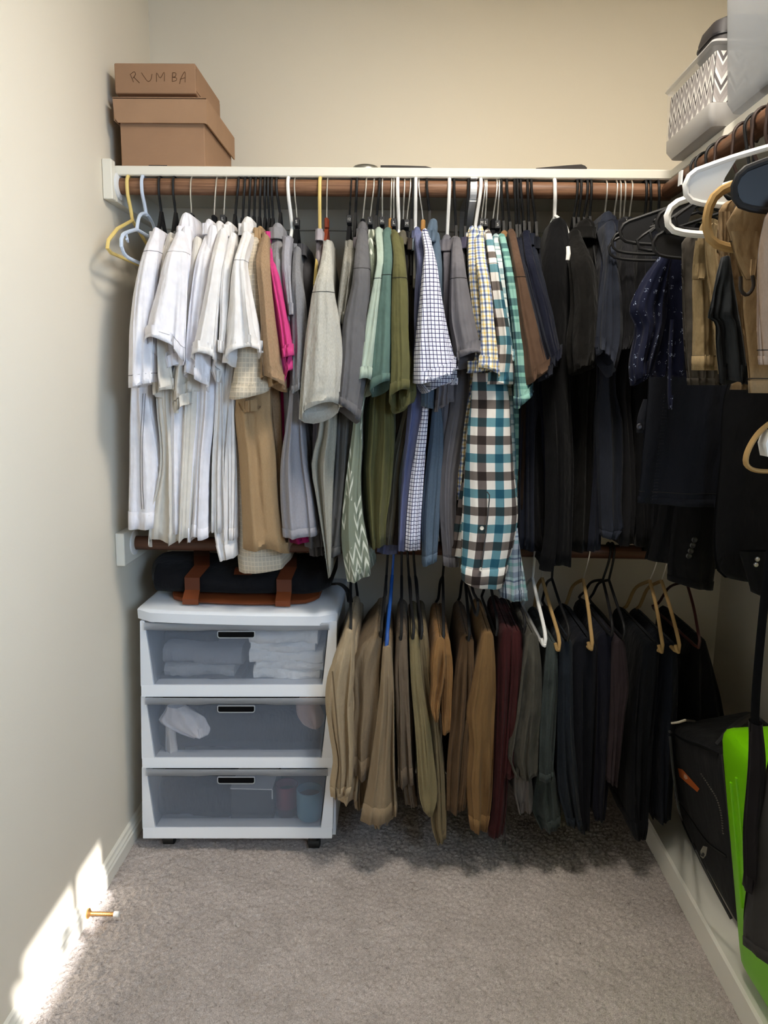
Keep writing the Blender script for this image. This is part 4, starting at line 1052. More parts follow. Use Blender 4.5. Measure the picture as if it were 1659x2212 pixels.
garment('t_shirt', 'hot pink tee with a dark magenta lower half, beside the grey shirts', 'shirt', PINK, [
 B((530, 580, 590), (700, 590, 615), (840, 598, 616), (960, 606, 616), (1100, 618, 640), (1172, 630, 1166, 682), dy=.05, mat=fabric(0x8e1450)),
 S((524, 570, 584), (560, 568, 588), (620, 580, 600), (720, 597, 618), (800, 612, 632), (832, 613, 776, 632), dy=.012, fold=.3, hb=.01),
 S((540, 578, 588), (620, 590, 606), (700, 604, 622), (772, 612, 768, 633), dy=-.005, fold=.2, hem=.08), C(581, 506, 7, 20, 3)])
G1 = fabric(0x8d8c90)
garment('polo_shirt', 'mid grey collared polo just right of the pink tee', 'shirt', G1, [
 B((520, 594, 612), (640, 596, 622), (800, 606, 628), (1000, 612, 640), dy=.05),
 S((515, 587, 612), (560, 584, 610), (620, 592, 616), (680, 606, 622), (745, 616, 626), dy=.035, fold=.6), C(600, 490, 14, 28, 3)])
garment('sleeveless_top', 'lilac grey sleeveless top with a narrow armhole, under a white hanger', 'top', fabric(0x98979f, .07), [
 B((520, 612, 628), (560, 608, 626), (680, 618, 632), (800, 626, 636), (850, 626, 648), (930, 617, 655), (1000, 608, 664), (1080, 607, 678), (1158, 613, 1156, 686), dy=-.035, fold=.4, hem=.03),
 ('armhole_edge', 'S', [(545, 606, 626), (600, 614, 627), (680, 624, 632)], dict(N=10, dy=.02)), C(622, 516, 9, 20, 2)])
garment('t_shirt', 'grey heather tee with a straight sleeve left of the charcoal shirt', 'shirt', fabric(0x7d7d80, .14), [
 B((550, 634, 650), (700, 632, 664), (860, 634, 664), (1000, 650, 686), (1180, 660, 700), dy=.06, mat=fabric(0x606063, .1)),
 S((540, 634, 650), (580, 631, 648), (660, 630, 660), (740, 632, 663), (850, 633, 838, 655), dy=.005, fold=.4, hem=.05), C(638, 536, 8, 16, 3)])
garment('long_shirt', 'charcoal long shirt hanging deep between the grey tees', 'shirt', fabric(0x48474a), [
 B((540, 644, 668), (620, 650, 680), (750, 652, 690), (900, 650, 690), (1060, 660, 690), (1200, 672, 700), dy=.07), C(650, 536, 8, 16, 0)])
garment('tank_top', 'pale mauve tank top on a yellow hanger', 'top', fabric(0xa59da3), [
 B((505, 684, 698), (560, 682, 696), (640, 680, 699), (760, 678, 700), (1000, 676, 702), dy=.06), C(690, 500, 7, 20, 1)])
PG = fabric(0xb2b0a8, .12, 1.4)
garment('t_shirt', 'pale heather grey tee with a broad creased sleeve on a red brown hanger', 'shirt', PG, [
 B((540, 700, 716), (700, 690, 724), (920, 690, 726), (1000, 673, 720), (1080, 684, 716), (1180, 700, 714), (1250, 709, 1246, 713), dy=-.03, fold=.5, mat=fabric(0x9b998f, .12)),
 S((530, 698, 716), (570, 692, 718), (630, 676, 720), (700, 667, 731), (780, 659, 738), (884, 650, 858, 737), dy=-.05, hb=.05, fold=.28, seams=(.30,)), C(708, 524, 9, 22, 1)])
garment('t_shirt', 'flecked pale grey tee under the hanger marked 12', 'shirt', fabric(0x8f8d85, .2), [
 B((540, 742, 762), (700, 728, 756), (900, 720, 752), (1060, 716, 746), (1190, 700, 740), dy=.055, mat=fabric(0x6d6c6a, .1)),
 S((528, 746, 766), (580, 738, 766), (640, 730, 760), (700, 726, 748), dy=.03, fold=.5), C(756, 524, 9, 22, 2)])
garment('t_shirt', 'big dark grey tee with a wide open sleeve, left of the mint one', 'shirt', fabric(0x626164), [
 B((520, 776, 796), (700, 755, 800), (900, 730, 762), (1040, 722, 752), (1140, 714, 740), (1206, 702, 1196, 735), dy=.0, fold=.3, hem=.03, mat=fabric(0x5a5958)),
 S((505, 772, 794), (560, 766, 798), (620, 760, 798), (690, 744, 794), (780, 735, 790), (866, 728, 898, 772), dy=-.03, hb=.03, fold=.25, hem=.05, seams=(.2,)), C(783, 486, 12, 34, 2)])
garment('sleeveless_top', 'narrow mauve grey top squeezed behind the dark grey tee', 'top', fabric(0x6f6a70), [
 B((530, 764, 776), (620, 762, 774), (760, 758, 780), dy=.06), C(769, 524, 5, 14, 1)])
TRI = chevron('tribal_print', 0x838b7b, 0xd5d8cb, 30.0, 22.0, .62, True)
garment('printed_shirt', 'sage green shirt with white zigzag tribal print, hem hanging low', 'shirt', TRI, [
 B((520, 794, 806), (620, 798, 812), (800, 772, 800), (890, 766, 783), (970, 757, 783), (1037, 749, 780), (1117, 742, 786), (1180, 742, 798), (1256, 754, 1240, 803), dy=-.03, fold=.35, hem=.0),
 S((510, 800, 812), (560, 802, 816), (620, 802, 814), (700, 800, 808), dy=.04, fold=.6), C(804, 502, 7, 20, 2)])
MINT = fabric(0xa7b5a8)
garment('t_shirt', 'mint green tee with a long straight sleeve', 'shirt', MINT, [
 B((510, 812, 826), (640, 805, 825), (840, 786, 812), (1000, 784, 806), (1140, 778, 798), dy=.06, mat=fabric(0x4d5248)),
 S((500, 810, 826), (560, 814, 830), (600, 808, 826), (680, 793, 818), (760, 780, 809), (818, 771, 815, 803), dy=-.012, hb=.05, fold=.2, hem=.08, seams=(.32,)), C(818, 496, 8, 24, 0)])
garment('t_shirt', 'dusty teal green tee with a wide straight sleeve', 'shirt', fabric(0x587069), [
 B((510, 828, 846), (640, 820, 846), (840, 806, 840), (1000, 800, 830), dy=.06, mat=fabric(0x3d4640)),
 S((503, 826, 846), (550, 828, 848), (600, 824, 847), (680, 815, 848), (760, 806, 847), (838, 801, 818, 843), dy=-.02, hb=.03, fold=.15, hem=.06, seams=(.28,)), C(838, 498, 11, 30, 2)])
OLV = fabric(0x5f5d3c)
garment('t_shirt', 'olive green tee with a wide sleeve and a long olive body', 'shirt', OLV, [
 B((520, 852, 872), (640, 848, 880), (830, 804, 850), (960, 793, 850), (1016, 789, 846), (1065, 792, 841), (1130, 798, 832), (1188, 804, 1176, 831), dy=-.012, fold=.45),
 S((508, 844, 862), (550, 850, 872), (610, 848, 880), (700, 847, 882), (780, 847, 884), (850, 844, 835, 882), dy=-.035, hb=.06, fold=.25, hem=.07, seams=(.28,)),
 S((740, 872, 888), (800, 872, 895), (850, 862, 898), (888, 864, 868, 893), dy=.005, fold=.3, N=14), C(850, 502, 9, 24, 3)])
garment('button_shirt', 'taupe olive shirt hanging right behind the olive sleeve', 'shirt', fabric(0x625d50), [
 B((520, 866, 884), (640, 878, 894), (820, 884, 900), (1000, 846, 866), (1100, 840, 856), (1176, 830, 848), dy=.05), C(870, 503, 9, 26, 3)])
garment('button_shirt', 'very dark brown shirt left of the periwinkle polo', 'shirt', fabric(0x3f3833), [
 B((525, 884, 896), (640, 888, 902), (860, 868, 880), (1000, 856, 868), (1176, 845, 862), dy=.065), C(888, 522, 6, 18, 2)])
garment('tank_top', 'narrow pale blue top beside the periwinkle polo', 'top', fabric(0x93a4b5), [
 B((530, 893, 903), (640, 896, 904), (760, 896, 902), (1000, 864, 876), (1180, 860, 872), dy=.06), C(896, 524, 5, 18, 2)])
PERI = fabric(0x696f92)
garment('polo_shirt', 'periwinkle blue polo with a flared curved hem, left of the small check shirt', 'shirt', PERI, [
 B((520, 894, 914), (640, 900, 920), (870, 882, 926), (940, 876, 915), (1016, 869, 897), (1110, 863, 884), (1190, 860, 1190, 878), dy=.0, fold=.4),
 S((505, 894, 912), (560, 902, 916), (620, 898, 920), (690, 896, 912), (740, 897, 908), dy=.02, fold=.4),
 ('rear_tail', 'B', [(1100, 836, 872), (1170, 822, 866), (1192, 818, 1196, 862)], dict(dy=.1, N=10, fold=.3)), C(901, 496, 9, 28, 2)])
SC = plaid('navy_check_cotton', .0105, [(0, (.88, .89, .95)), (.42, (.66, .68, .80)), (.52, (.88, .89, .95)), (.80, (.07, .075, .17))], .0105, [(0, (.95, .95, 1)), (.42, (.74, .76, .86)), (.52, (.95, .95, 1)), (.80, (.08, .085, .19))])
garment('check_shirt', 'white shirt with a small navy check and a wide short sleeve', 'shirt', SC, [
 B((520, 915, 932), (640, 910, 945), (860, 915, 928), (950, 902, 922), (1037, 888, 916), (1110, 881, 912), (1187, 876, 1187, 909), dy=-.02, fold=.25),
 S((500, 911, 924), (540, 917, 936), (570, 914, 943), (640, 908, 953), (720, 901, 966), (780, 896, 980), (836, 894, 806, 988), dy=-.052, hb=-.02, fold=.22),
 S((810, 900, 975), (832, 903, 984), (850, 915, 816, 986), dy=.015, N=10, fold=.3), C(917, 500, 8, 30, 0)])
garment('chambray_shirt', 'steel blue chambray shirt with a high round collar', 'shirt', fabric(0x59697a, .1), [
 B((520, 932, 952), (640, 938, 958), (860, 935, 952), (930, 930, 958), (1030, 918, 956), (1120, 911, 950), (1224, 913, 1212, 943), dy=.02, fold=.25, hem=.03),
 S((510, 928, 950), (580, 938, 954), (700, 945, 958), (820, 915, 940), (878, 912, 884, 938), dy=.055, fold=.3), C(936, 480, 12, 44, 8, fold=.25)])
garment('t_shirt', 'mid grey tee with a folded back collar left of the rolled sleeve edge', 'shirt', fabric(0x6c6a71), [
 B((540, 958, 976), (700, 958, 985), (880, 950, 980), (1000, 946, 968), (1120, 946, 962), dy=.04),
 S((530, 956, 974), (600, 958, 976), (700, 955, 975), (820, 945, 975), (890, 938, 868, 975), dy=.035, fold=.45, N=18), C(965, 514, 12, 30, 2)])
G5 = fabric(0x69676c)
garment('t_shirt', 'dark grey tee with a rolled sleeve edge, left of the yellow check shirt', 'shirt', G5, [
 B((540, 984, 1004), (700, 985, 1015), (880, 975, 1012), (940, 965, 1005), (1020, 955, 990), (1110, 954, 986), (1222, 962, 1224, 992), dy=.015, fold=.4, hem=.03),
 S((520, 978, 996), (560, 976, 1002), (620, 974, 1010), (690, 974, 1022), (740, 982, 1033), (774, 985, 756, 1040), dy=-.03, hb=.035, fold=.3, hem=.05, seams=(.33,)), C(982, 516, 9, 24, 1)])
garment('t_shirt', 'dusty purple narrow tee behind the dark grey sleeve', 'shirt', fabric(0x4f4c60), [
 B((525, 1000, 1016), (640, 1008, 1020), (820, 1000, 1016), (1000, 990, 1004), dy=.06), C(1005, 516, 8, 22, 1)])
YC = plaid('yellow_check_cotton', .021, [(0, (.90, .87, .76)), (.30, (.80, .64, .33)), (.50, (.90, .87, .76)), (.72, (.25, .31, .50))], .021, [(0, (1, 1, 1)), (.30, (.92, .80, .52)), (.50, (1, 1, 1)), (.74, (.34, .40, .58))])
garment('check_shirt', 'cream shirt with a yellow and blue check, right of the white centre bracket', 'shirt', YC, [
 B((520, 1024, 1044), (620, 1016, 1050), (760, 1020, 1056), (900, 998, 1014), (1000, 990, 1006), (1080, 986, 1000), dy=.03, fold=.3),
 S((505, 1012, 1038), (560, 1012, 1036), (620, 1016, 1036), (700, 1026, 1042), (770, 1030, 1056), (806, 1014, 800, 1058), dy=.0, fold=.4),
 S((515, 1026, 1046), (560, 1028, 1050), (620, 1036, 1060), (700, 1040, 1067), (760, 1038, 1074), (790, 1034, 808, 1079), dy=-.035, hb=.02, fold=.3),
 C(1020, 494, 9, 34, 3, fold=.4), C(1037, 492, 8, 34, -1, fold=.4)])
TG = plaid('teal_gingham', .092, [(0, (.78, .75, .71)), (.25, (.11, .25, .31)), (.5, (.78, .75, .71)), (.75, (.14, .115, .11))], .092, [(0, (1, 1, 1)), (.25, (.16, .36, .45)), (.5, (1, 1, 1)), (.75, (.20, .175, .17))])
garment('gingham_shirt', 'big teal black and white gingham shirt with a long buttoned sleeve', 'shirt', TG, [
 B((530, 1050, 1068), (640, 1058, 1080), (800, 1040, 1100), (900, 1012, 1060), (1000, 1002, 1040), (1110, 985, 1025), (1196, 966, 1204, 1012), dy=.01, fold=.2),
 S((505, 1048, 1062), (560, 1054, 1074), (640, 1060, 1088), (740, 1070, 1104), (830, 1050, 1108), dy=-.005, fold=.25, seams=(.2,)),
 ('long_sleeve', ([(0, 1.99), (.3, 1.96), (1, 1.95)], [(0, .05), (.2, .07), (1, .08)]), [(806, 1022, 1092), (860, 1018, 1100), (930, 1011, 1104), (1000, 1006, 1108), (1060, 1002, 1114), (1120, 999, 1117), (1180, 998, 1107), (1230, 998, 1093), (1258, 1000, 1270, 1084)], dict(hb=-.015, fold=.14, N=28, hem=.09)),
 C(1053, 500, 8, 34, 0, fold=.3)])
gs = [o for o in bpy.data.objects if o.get('label', '').startswith('big teal black')][0]
BTN = plastic(0xe4e0d6, .4)
for px, py in ((1041, 1141), (1039, 1230)):
    p = UY(px, py, 1.943); m = MB(); m.lathe((p[0], p[1], p[2]), [(.001, -.0005), (.0050, -.0015), (.0052, .001), (.003, .0025)][::-1], 14, 1).build('button', BTN, gs, True)
pk_ = MB(); L_ = [UY(1052, 1062, 1.947), UY(1057, 1066, 1.947), UY(1056, 1090, 1.944), UY(1051, 1140, 1.941), UY(1045, 1190, 1.941), UY(1040, 1230, 1.943)]
pk_.tube(crom(L_, 18), .0011, 6, flat=1.5); pk_.build('sleeve_placket', fabric(0x47484a), gs, True)
PT = plaid('pale_teal_check', .05, [(0, (.70, .76, .74)), (.35, (.20, .38, .44)), (.6, (.75, .78, .76)), (.85, (.25, .45, .5))], .05, [(0, (1, 1, 1)), (.4, (.45, .6, .65)), (.7, (.95, .95, .95)), (.9, (.4, .5, .55))])
garment('check_shirt', 'pale teal check shirt squeezed between gingham and aqua plaid, grey blue tail below', 'shirt', PT, [
 B((520, 1066, 1080), (640, 1076, 1092), (900, 1092, 1110), (1100, 1098, 1118), dy=.04),
 S((515, 1064, 1078), (580, 1070, 1088), (680, 1084, 1100), (780, 1096, 1112), dy=.02, fold=.4),
 ('tail', 'B', [(1140, 1104, 1118), (1190, 1096, 1124), (1240, 1088, 1132), (1288, 1081, 1296, 1139)], dict(dy=-.02, N=14, fold=.2, mat=plaid('blue_flannel', .062, [(0, (.36, .42, .50)), (.32, (.07, .09, .14)), (.40, (.36, .42, .50)), (.48, (.07, .09, .14)), (.55, (.52, .58, .62)), (.8, (.32, .45, .47))], .062, [(0, (1, 1, 1)), (.25, (.55, .60, .66)), (.5, (.9, 1, 1)), (.62, (.35, .4, .5)), (.70, (1, 1, 1)), (.85, (.6, .85, .8))]))),
 C(1071, 510, 8, 30, 0)])
AP = plaid('aqua_plaid', .085, [(0, (.27, .50, .44)), (.26, (.05, .11, .15)), (.52, (.15, .31, .30)), (.62, (.05, .10, .14)), (.80, (.25, .46, .41)), (.86, (.45, .55, .53)), (.89, (.12, .24, .26))], .085, [(0, (1, 1, 1)), (.28, (.30, .36, .42)), (.5, (.9, 1, .98)), (.62, (.38, .46, .5)), (.82, (1, 1, 1)), (.9, (.6, .7, .7))])
garment('plaid_shirt', 'aqua and navy plaid shirt just left of the brown tee', 'shirt', AP, [
 B((525, 1082, 1096), (640, 1095, 1112), (860, 1108, 1122), (1100, 1106, 1120), dy=.06),
 S((512, 1078, 1092), (560, 1088, 1104), (620, 1096, 1116), (700, 1106, 1130), (780, 1112, 1138), (840, 1114, 1146), (886, 1115, 850, 1153), dy=.0, hb=-.015, fold=.25, hem=.05),
 C(1082, 510, 8, 28, -2)])
garment('t_shirt', 'tan collared tee of which only the collar shows, left of the brown tee', 'shirt', fabric(0x8f6d4c), [
 B((525, 1090, 1104), (600, 1096, 1110), (800, 1112, 1126), dy=.065), C(1089, 504, 9, 50, 0)])
garment('t_shirt', 'coffee brown tee with a long slanted sleeve', 'shirt', fabric(0x584437), [
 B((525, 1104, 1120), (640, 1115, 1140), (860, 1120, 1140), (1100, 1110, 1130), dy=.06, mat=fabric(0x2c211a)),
 S((505, 1098, 1114), (550, 1106, 1124), (600, 1113, 1136), (680, 1121, 1156), (760, 1131, 1177), (832, 1136, 796, 1190), dy=-.012, hb=.0, fold=.2, seams=(.3,)), C(1104, 500, 9, 30, 0)])
NV = [fabric(0x1b1e29), fabric(0x22252f), fabric(0x181b2a), fabric(0x1e222e), fabric(0x16181f)]
for k, (x, y, rows) in enumerate((
    (1117, 522, [(520, 1111, 1122), (580, 1118, 1134), (680, 1136, 1156), (780, 1158, 1182), (826, 1162, 812, 1192)]),
    (1125, 520, [(518, 1120, 1131), (580, 1126, 1142), (680, 1146, 1170), (760, 1164, 1192), (800, 1172, 792, 1204)]),
    (1136, 504, [(505, 1128, 1144), (560, 1134, 1154), (660, 1154, 1184), (740, 1168, 1202), (796, 1184, 776, 1212)]),
    (1147, 510, [(510, 1140, 1154), (560, 1146, 1164), (660, 1166, 1190), (740, 1186, 1206), (775, 1196, 768, 1214)]),
    (1158, 518, [(518, 1150, 1164), (560, 1154, 1170), (640, 1166, 1180), (720, 1176, 1188), (770, 1190, 1204)]))):
    b0 = 1118+22*k
    garment('t_shirt', ['black navy tee, first right of the coffee brown one', 'grey navy tee, second right of the coffee brown one', 'deep navy tee with the widest sleeve, right of the brown tee', 'slate navy tee, fourth right of the coffee brown one', 'near black tee, last before the black dress'][k], 'shirt', NV[k], [
     B((rows[0][0], x-7, x+7), (640, x+6, x+26), (860, b0, b0+26), (1000, b0-2, b0+26), (1180, b0, b0+24), (1186+4*k, b0, b0+22), dy=.055+.004*k),
     S(*rows, dy=.0+.018*k*(1 if k != 2 else .4), fold=.3), C(x, y, 7, 20, -1)], 'navy tees in the dark middle')
BLK1 = fabric(0x0f0f11); BLK2 = fabric(0x141312, 0, 1.4)
garment('dress', 'long black dress on the white looped hanger', 'dress', BLK1, [
 B((492, 1184, 1226), (540, 1176, 1232), (640, 1170, 1232), (800, 1178, 1230), (1000, 1186, 1236), (1150, 1184, 1232), (1226, 1172, 1218, 1230), dy=-.01, fold=.45, rag=.02),
 
 ('side_panel', 'B', [(860, 1126, 1180), (1000, 1126, 1184), (1150, 1130, 1190), (1190, 1150, 1186, 1196)], dict(dy=.06, fold=.5))])
garment('fleece_jacket', 'fuzzy black fleece jacket with a wide sleeve right of the black dress', 'jacket', BLK2, [
 B((500, 1236, 1290), (560, 1232, 1306), (700, 1236, 1300), (900, 1238, 1282), (1100, 1236, 1276), (1190, 1236, 1272), dy=.05, fold=.3),
 S((510, 1226, 1256), (580, 1232, 1284), (660, 1238, 1292), (740, 1232, 1290), (796, 1240, 786, 1282), dy=.0, fold=.4, hb=.02), C(1262, 488, 22, 30, 0)])
SL = fabric(0x272b36); SL2 = fabric(0x1d202b)
garment('t_shirt', 'slate navy tee with a drooping sleeve, below the leftmost silver hook', 'shirt', SL, [
 B((510, 1306, 1328), (640, 1302, 1338), (840, 1300, 1330), (900, 1292, 1342), (1000, 1294, 1344), (1100, 1298, 1340), (1142, 1300, 1344), (1160, 1302, 1166, 1330), dy=-.005, fold=.35, hem=.03),
 S((490, 1304, 1330), (560, 1312, 1332), (620, 1304, 1340), (690, 1298, 1344), (740, 1296, 1342), (752, 1300, 794, 1330), dy=-.045, hb=.03, fold=.4), C(1312, 466, 16, 40, 4, fold=.3)])
garment('t_shirt', 'darker navy tee tucked left of the slate tee', 'shirt', SL2, [
 B((520, 1300, 1314), (640, 1292, 1304), (840, 1290, 1304), (1000, 1284, 1300), (1190, 1270, 1186, 1296), dy=.04),
 S((520, 1300, 1316), (600, 1296, 1312), (680, 1289, 1304), (756, 1279, 750, 1300), dy=.01, fold=.4), C(1322, 472, 12, 30, 0)])
garment('t_shirt', 'charcoal tee with a wavy sleeve hem, under the right silver hooks', 'shirt', fabric(0x202023), [
 B((520, 1346, 1366), (640, 1342, 1380), (840, 1336, 1362), (1000, 1342, 1370), (1100, 1342, 1372), (1180, 1340, 1172, 1368), dy=.02, fold=.4),
 S((510, 1344, 1364), (580, 1344, 1370), (660, 1344, 1374), (720, 1342, 1372), (760, 1336, 752, 1362), dy=-.02, fold=.45), C(1345, 478, 12, 26, 0)])
for k in range(3):
    x = 1386+14*k
    garment('t_shirt', ['black tee in the deep shade of the rod corner', 'faded black tee, second in the shaded rod corner', 'blue black tee, deepest in the rod corner'][k], 'shirt', [fabric(0x131315), fabric(0x191a1d), fabric(0x11131b)][k], [
     B((520, x-8, x+8), (640, x-14, x+14), (900, x-14, x+14), (1180-20*k, x-12, x+14), dy=.03+.01*k), S((515, x-8, x+8), (600, x-12, x+10), (740, x-12, x+10), dy=0), C(x, 500, 9, 22, 0)], 'tees in the rod corner')
# ================================================================== right rod: hangers broadside to the camera
def rhanger(style, Y, tip, label, paddle=False, r=.0045, hgt=None, mt=None, group='hangers on the right rod', x1=None):
    """tip: photograph position of the left end, which lies at depth Y"""
    p = UY(tip[0], tip[1], Y); xt, zt_ = float(p[0]), float(p[2])
    h = hgt or .05; xr_ = x1 or (2*RODX-xt)
    mt = mt or {'black': BLACKP, 'white': WHT, 'tan': TANV}[style]
    zn = min(RODZ-.065, zt_+.085)
    t = thing('coat_hanger', (RODX, Y, RODZ+.03), label, 'hanger', group)
    R = RODR+r+.001; hk = []
    for d in range(-30, 181, 15):
        a_ = math.radians(d); hk.append((RODX+R*math.cos(a_), Y, RODZ-.004+R*math.sin(a_)))
    hk += [(RODX-R*.8, Y, RODZ-.03), (RODX-R*.3, Y, zn+.02), (RODX, Y, zn)]
    MB().tube(crom(hk, 30), r*.8, 8).build('hook', mt, t, True)
    zb_ = zt_-h/2
    P = [(RODX, Y, zn), (xt+.09, Y, zt_+h/2+.022), (xt+.035, Y, zt_+h/2+.003), (xt+.010, Y, zt_+h*.36), (xt, Y, zt_), (xt+.008, Y, zt_-h*.36), (xt+.035, Y, zb_), (xt+.09, Y, zb_-.003), (RODX, Y, zb_-.003), (xr_-.09, Y, zb_-.003), (xr_-.03, Y, zb_), (xr_, Y, zt_), (xr_-.03, Y, zt_+h/2+.003), (xr_-.09, Y, zt_+h/2+.022)]
    MB().tube(crom(P+[P[0]], 60)[:-1], r, 8, True).build('frame', mt, t, True)
    if paddle:
        for s in (1, -1):
            X = lambda d: xt+d if s > 0 else xr_-d
            Q = [(X(.004), zt_), (X(.012), zt_+h*.36), (X(.035), zt_+h/2), (X(.085), zt_+h/2+.016), (X(.068), zt_+h*.25), (X(.062), zt_-.004), (X(.068), zt_-h*.28), (X(.08), zb_), (X(.035), zb_), (X(.012), zt_-h*.36)]
            MB().prism(Q, 1, Y-.0015, Y+.0015).build('end_plate', mt, t)
    return t
rhanger('black', 1.86, (1339, 500), 'black broad hanger on the right rod, topmost of the three overlapping at the corner', True, .0042, .05)
rhanger('black', 1.925, (1322, 522), 'black broad hanger on the right rod, middle of the three overlapping at the corner', False, .0036, .05)
rhanger('black', 1.955, (1315, 536), 'black broad hanger on the right rod, lowest of the three overlapping at the corner', False, .0036, .05)
rhanger('black', 1.66, (1418, 480), 'black hanger on the right rod just behind the white ones', True, .0042, .055)
rhanger('black', 1.63, (1410, 527), 'black hanger above the navy floral shirt on the right rod', True, .0036, .05)
rhanger('white', 1.52, (1441, 468), 'white tubular hanger with a rounded end on the right rod, the lower white one', False, .0068, .058)
rhanger('white', 1.44, (1480, 402), 'white broad hanger with a flat plastic end on the right rod', True, .0055, .058)
rhanger('tan', 1.325, (1527, 470), 'tan velvet hanger through the khaki trousers on the right rod', False, .0078, .092, group=None)
rhanger('black', 1.235, (1585, 405), 'black hanger with a large flat end at the right edge', True, .0055, .062)
for k, (px, py) in enumerate(((1540, 330), (1579, 300), (1620, 285), (1650, 265))):
    p = U(px, py, 0, RODX-.03); Y = float(p[1]); t = thing('coat_hanger', (RODX, Y, RODZ), ['brown black hook on the right rod, farthest of the four near the zigzag bin', 'brown black hook on the right rod, second under the zigzag bin', 'brown black hook on the right rod, third under the white tub', 'brown black hook on the right rod, nearest the camera'][k], 'hanger', 'hangers on the right rod')
    HB = plastic(0x2e1d17, .5); hk = []
    for d in range(-30, 196, 15):
        a_ = math.radians(d); hk.append((RODX+.0262*math.cos(a_), Y, RODZ-.004+.0262*math.sin(a_)))
    hk += [(RODX-.024, Y, RODZ-.05), (RODX-.008, Y, RODZ-.085), (RODX, Y, RODZ-.10)]
    MB().tube(crom(hk, 28), .0034, 8).build('hook', HB, t, True)
    zn = RODZ-.10
    MB().tube(crom([(RODX, Y, zn), (RODX-.11, Y, zn-.05), (RODX-.185, Y, zn-.10), (RODX-.17, Y, zn-.118), (RODX, Y, zn-.118), (RODX+.17, Y, zn-.118), (RODX+.185, Y, zn-.10), (RODX+.11, Y, zn-.05), (RODX, Y, zn)], 40)[:-1], .0036, 8, True).build('frame', BLACKP, t, True)
def flat(Y, d=.035, d1=None): return ([(0, Y), (1, Y-.004)], [(0, d*.6), (.15, d), (1, d1 or d)])
FL = speckled(0x12162c, 0x9aa6c0)
garment('floral_shirt', 'navy shirt with small white flower flecks, hanging on the right rod', 'shirt', FL, [
 ('body', flat(1.70, .05), [(548, 1428, 1500), (600, 1424, 1502), (700, 1420, 1500), (780, 1414, 1500), (808, 1412, 1500)], dict(fold=.35, cap=.4, waves=(6, 11), rag=.02)),
 ('sleeve', flat(1.655, .06), [(556, 1424, 1452), (612, 1386, 1440), (668, 1364, 1434), (705, 1380, 1430), (780, 1370, 1410), (816, 1376, 808, 1402)], dict(fold=.5, hb=.02)),
 ('tie', flat(1.66, .012), [(690, 1448, 1456), (760, 1445, 1452), (850, 1444, 1450), (884, 1446, 1452)], dict(N=12, fold=.2))])
garment('trousers', 'dark grey brown trousers left of the khaki cargo trousers', 'trousers', fabric(0x45403a, .06), [
 ('leg', flat(1.60, .035), [(526, 1472, 1540), (600, 1474, 1545), (700, 1480, 1550), (790, 1489, 1556), (832, 1493, 1558)], dict(cap=.6, fold=.3, hem=.05, waves=(6, 9)))])
KH = fabric(0x94805f, .08, 1.3); KH2 = fabric(0x846d50, .08, 1.3); KH3 = fabric(0x937b5b, .07, 1.4)
g = garment('cargo_trousers', 'khaki cargo trousers with a flap pocket, left of the tan velvet hanger', 'trousers', KH, [
 ('leg', flat(1.54, .03), [(490, 1512, 1558), (540, 1504, 1556), (605, 1497, 1554), (700, 1499, 1556), (800, 1498, 1562)], dict(cap=.7, fold=.25, hem=.10, seams=(.9,), waves=(5, 8))),
 ('pocket_flap', flat(1.532, .012), [(520, 1502, 1534), (570, 1497, 1530), (604, 1496, 1526)], dict(N=10, fold=.1)),
 ('leg', flat(1.512, .022), [(496, 1520, 1556), (560, 1524, 1560), (640, 1534, 1566), (720, 1543, 1574), (808, 1552, 1580)], dict(cap=.7, fold=.3, waves=(5, 8)))])
garment('trousers', 'brown khaki trousers looped through the tan velvet hanger', 'trousers', KH2, [
 ('leg', flat(1.42, .03), [(456, 1553, 1620), (540, 1556, 1622), (640, 1566, 1628), (700, 1584, 1640), (780, 1596, 1650), (842, 1584, 1650)], dict(cap=.7, fold=.35, hem=.06, waves=(6, 10))),
 ('elastic_waist', flat(1.405, .02), [(458, 1553, 1580), (500, 1551, 1576), (545, 1552, 1576), (590, 1560, 1574)], dict(N=14, fold=.6, waves=(3, 9)))])
garment('jogger_trousers', 'charcoal jogger trousers with gathered cuffs between the khaki ones', 'trousers', fabric(0x25282b), [
 ('leg', flat(1.385, .035), [(556, 1560, 1576), (610, 1547, 1582), (660, 1538, 1590), (688, 1534, 1594), (697, 1548, 1596), (740, 1551, 1602), (790, 1556, 1608), (826, 1560, 1614)], dict(cap=.3, fold=.45, waves=(4, 7), rag=.01)),
 ('fold_over', flat(1.34, .03), [(440, 1592, 1672), (460, 1588, 1672), (486, 1582, 1672)], dict(N=8, fold=.1, cap=.3))])
g = garment('cargo_trousers', 'large khaki cargo trousers with a dark loop, at the right edge', 'trousers', KH3, [
 ('leg', flat(1.28, .035), [(484, 1568, 440, 1880), (530, 1582, 505, 1880), (600, 1604, 1880), (675, 1607, 1880), (780, 1620, 1880), (849, 1624, 1880)], dict(cap=.7, fold=.3, hem=.07, seams=(.12, .92), waves=(6, 9))),
 ('pocket_flap', flat(1.268, .014), [(500, 1578, 1640), (560, 1590, 1646), (594, 1606, 1640), (604, 1612, 1632)], dict(N=12, fold=.15))])
p = UY(1616, 606, 1.262)
MB().tube(crom([p+[-.012, 0, .006], p+[-.010, 0, -.014], p+[.0, 0, -.022], p+[.009, 0, -.010], p+[.006, 0, .008]], 14), .003, 8).build('loop', plastic(0x231c18, .5), g, True)
garment('trousers', 'pinkish beige trousers cut off by the right edge', 'trousers', fabric(0xa48b76, .06), [
 ('leg', flat(1.20, .03), [(470, 1652, 1960), (548, 1638, 1960), (675, 1640, 1960), (788, 1646, 1960)], dict(cap=.6, fold=.25, hem=.06, seams=(.9,)))])
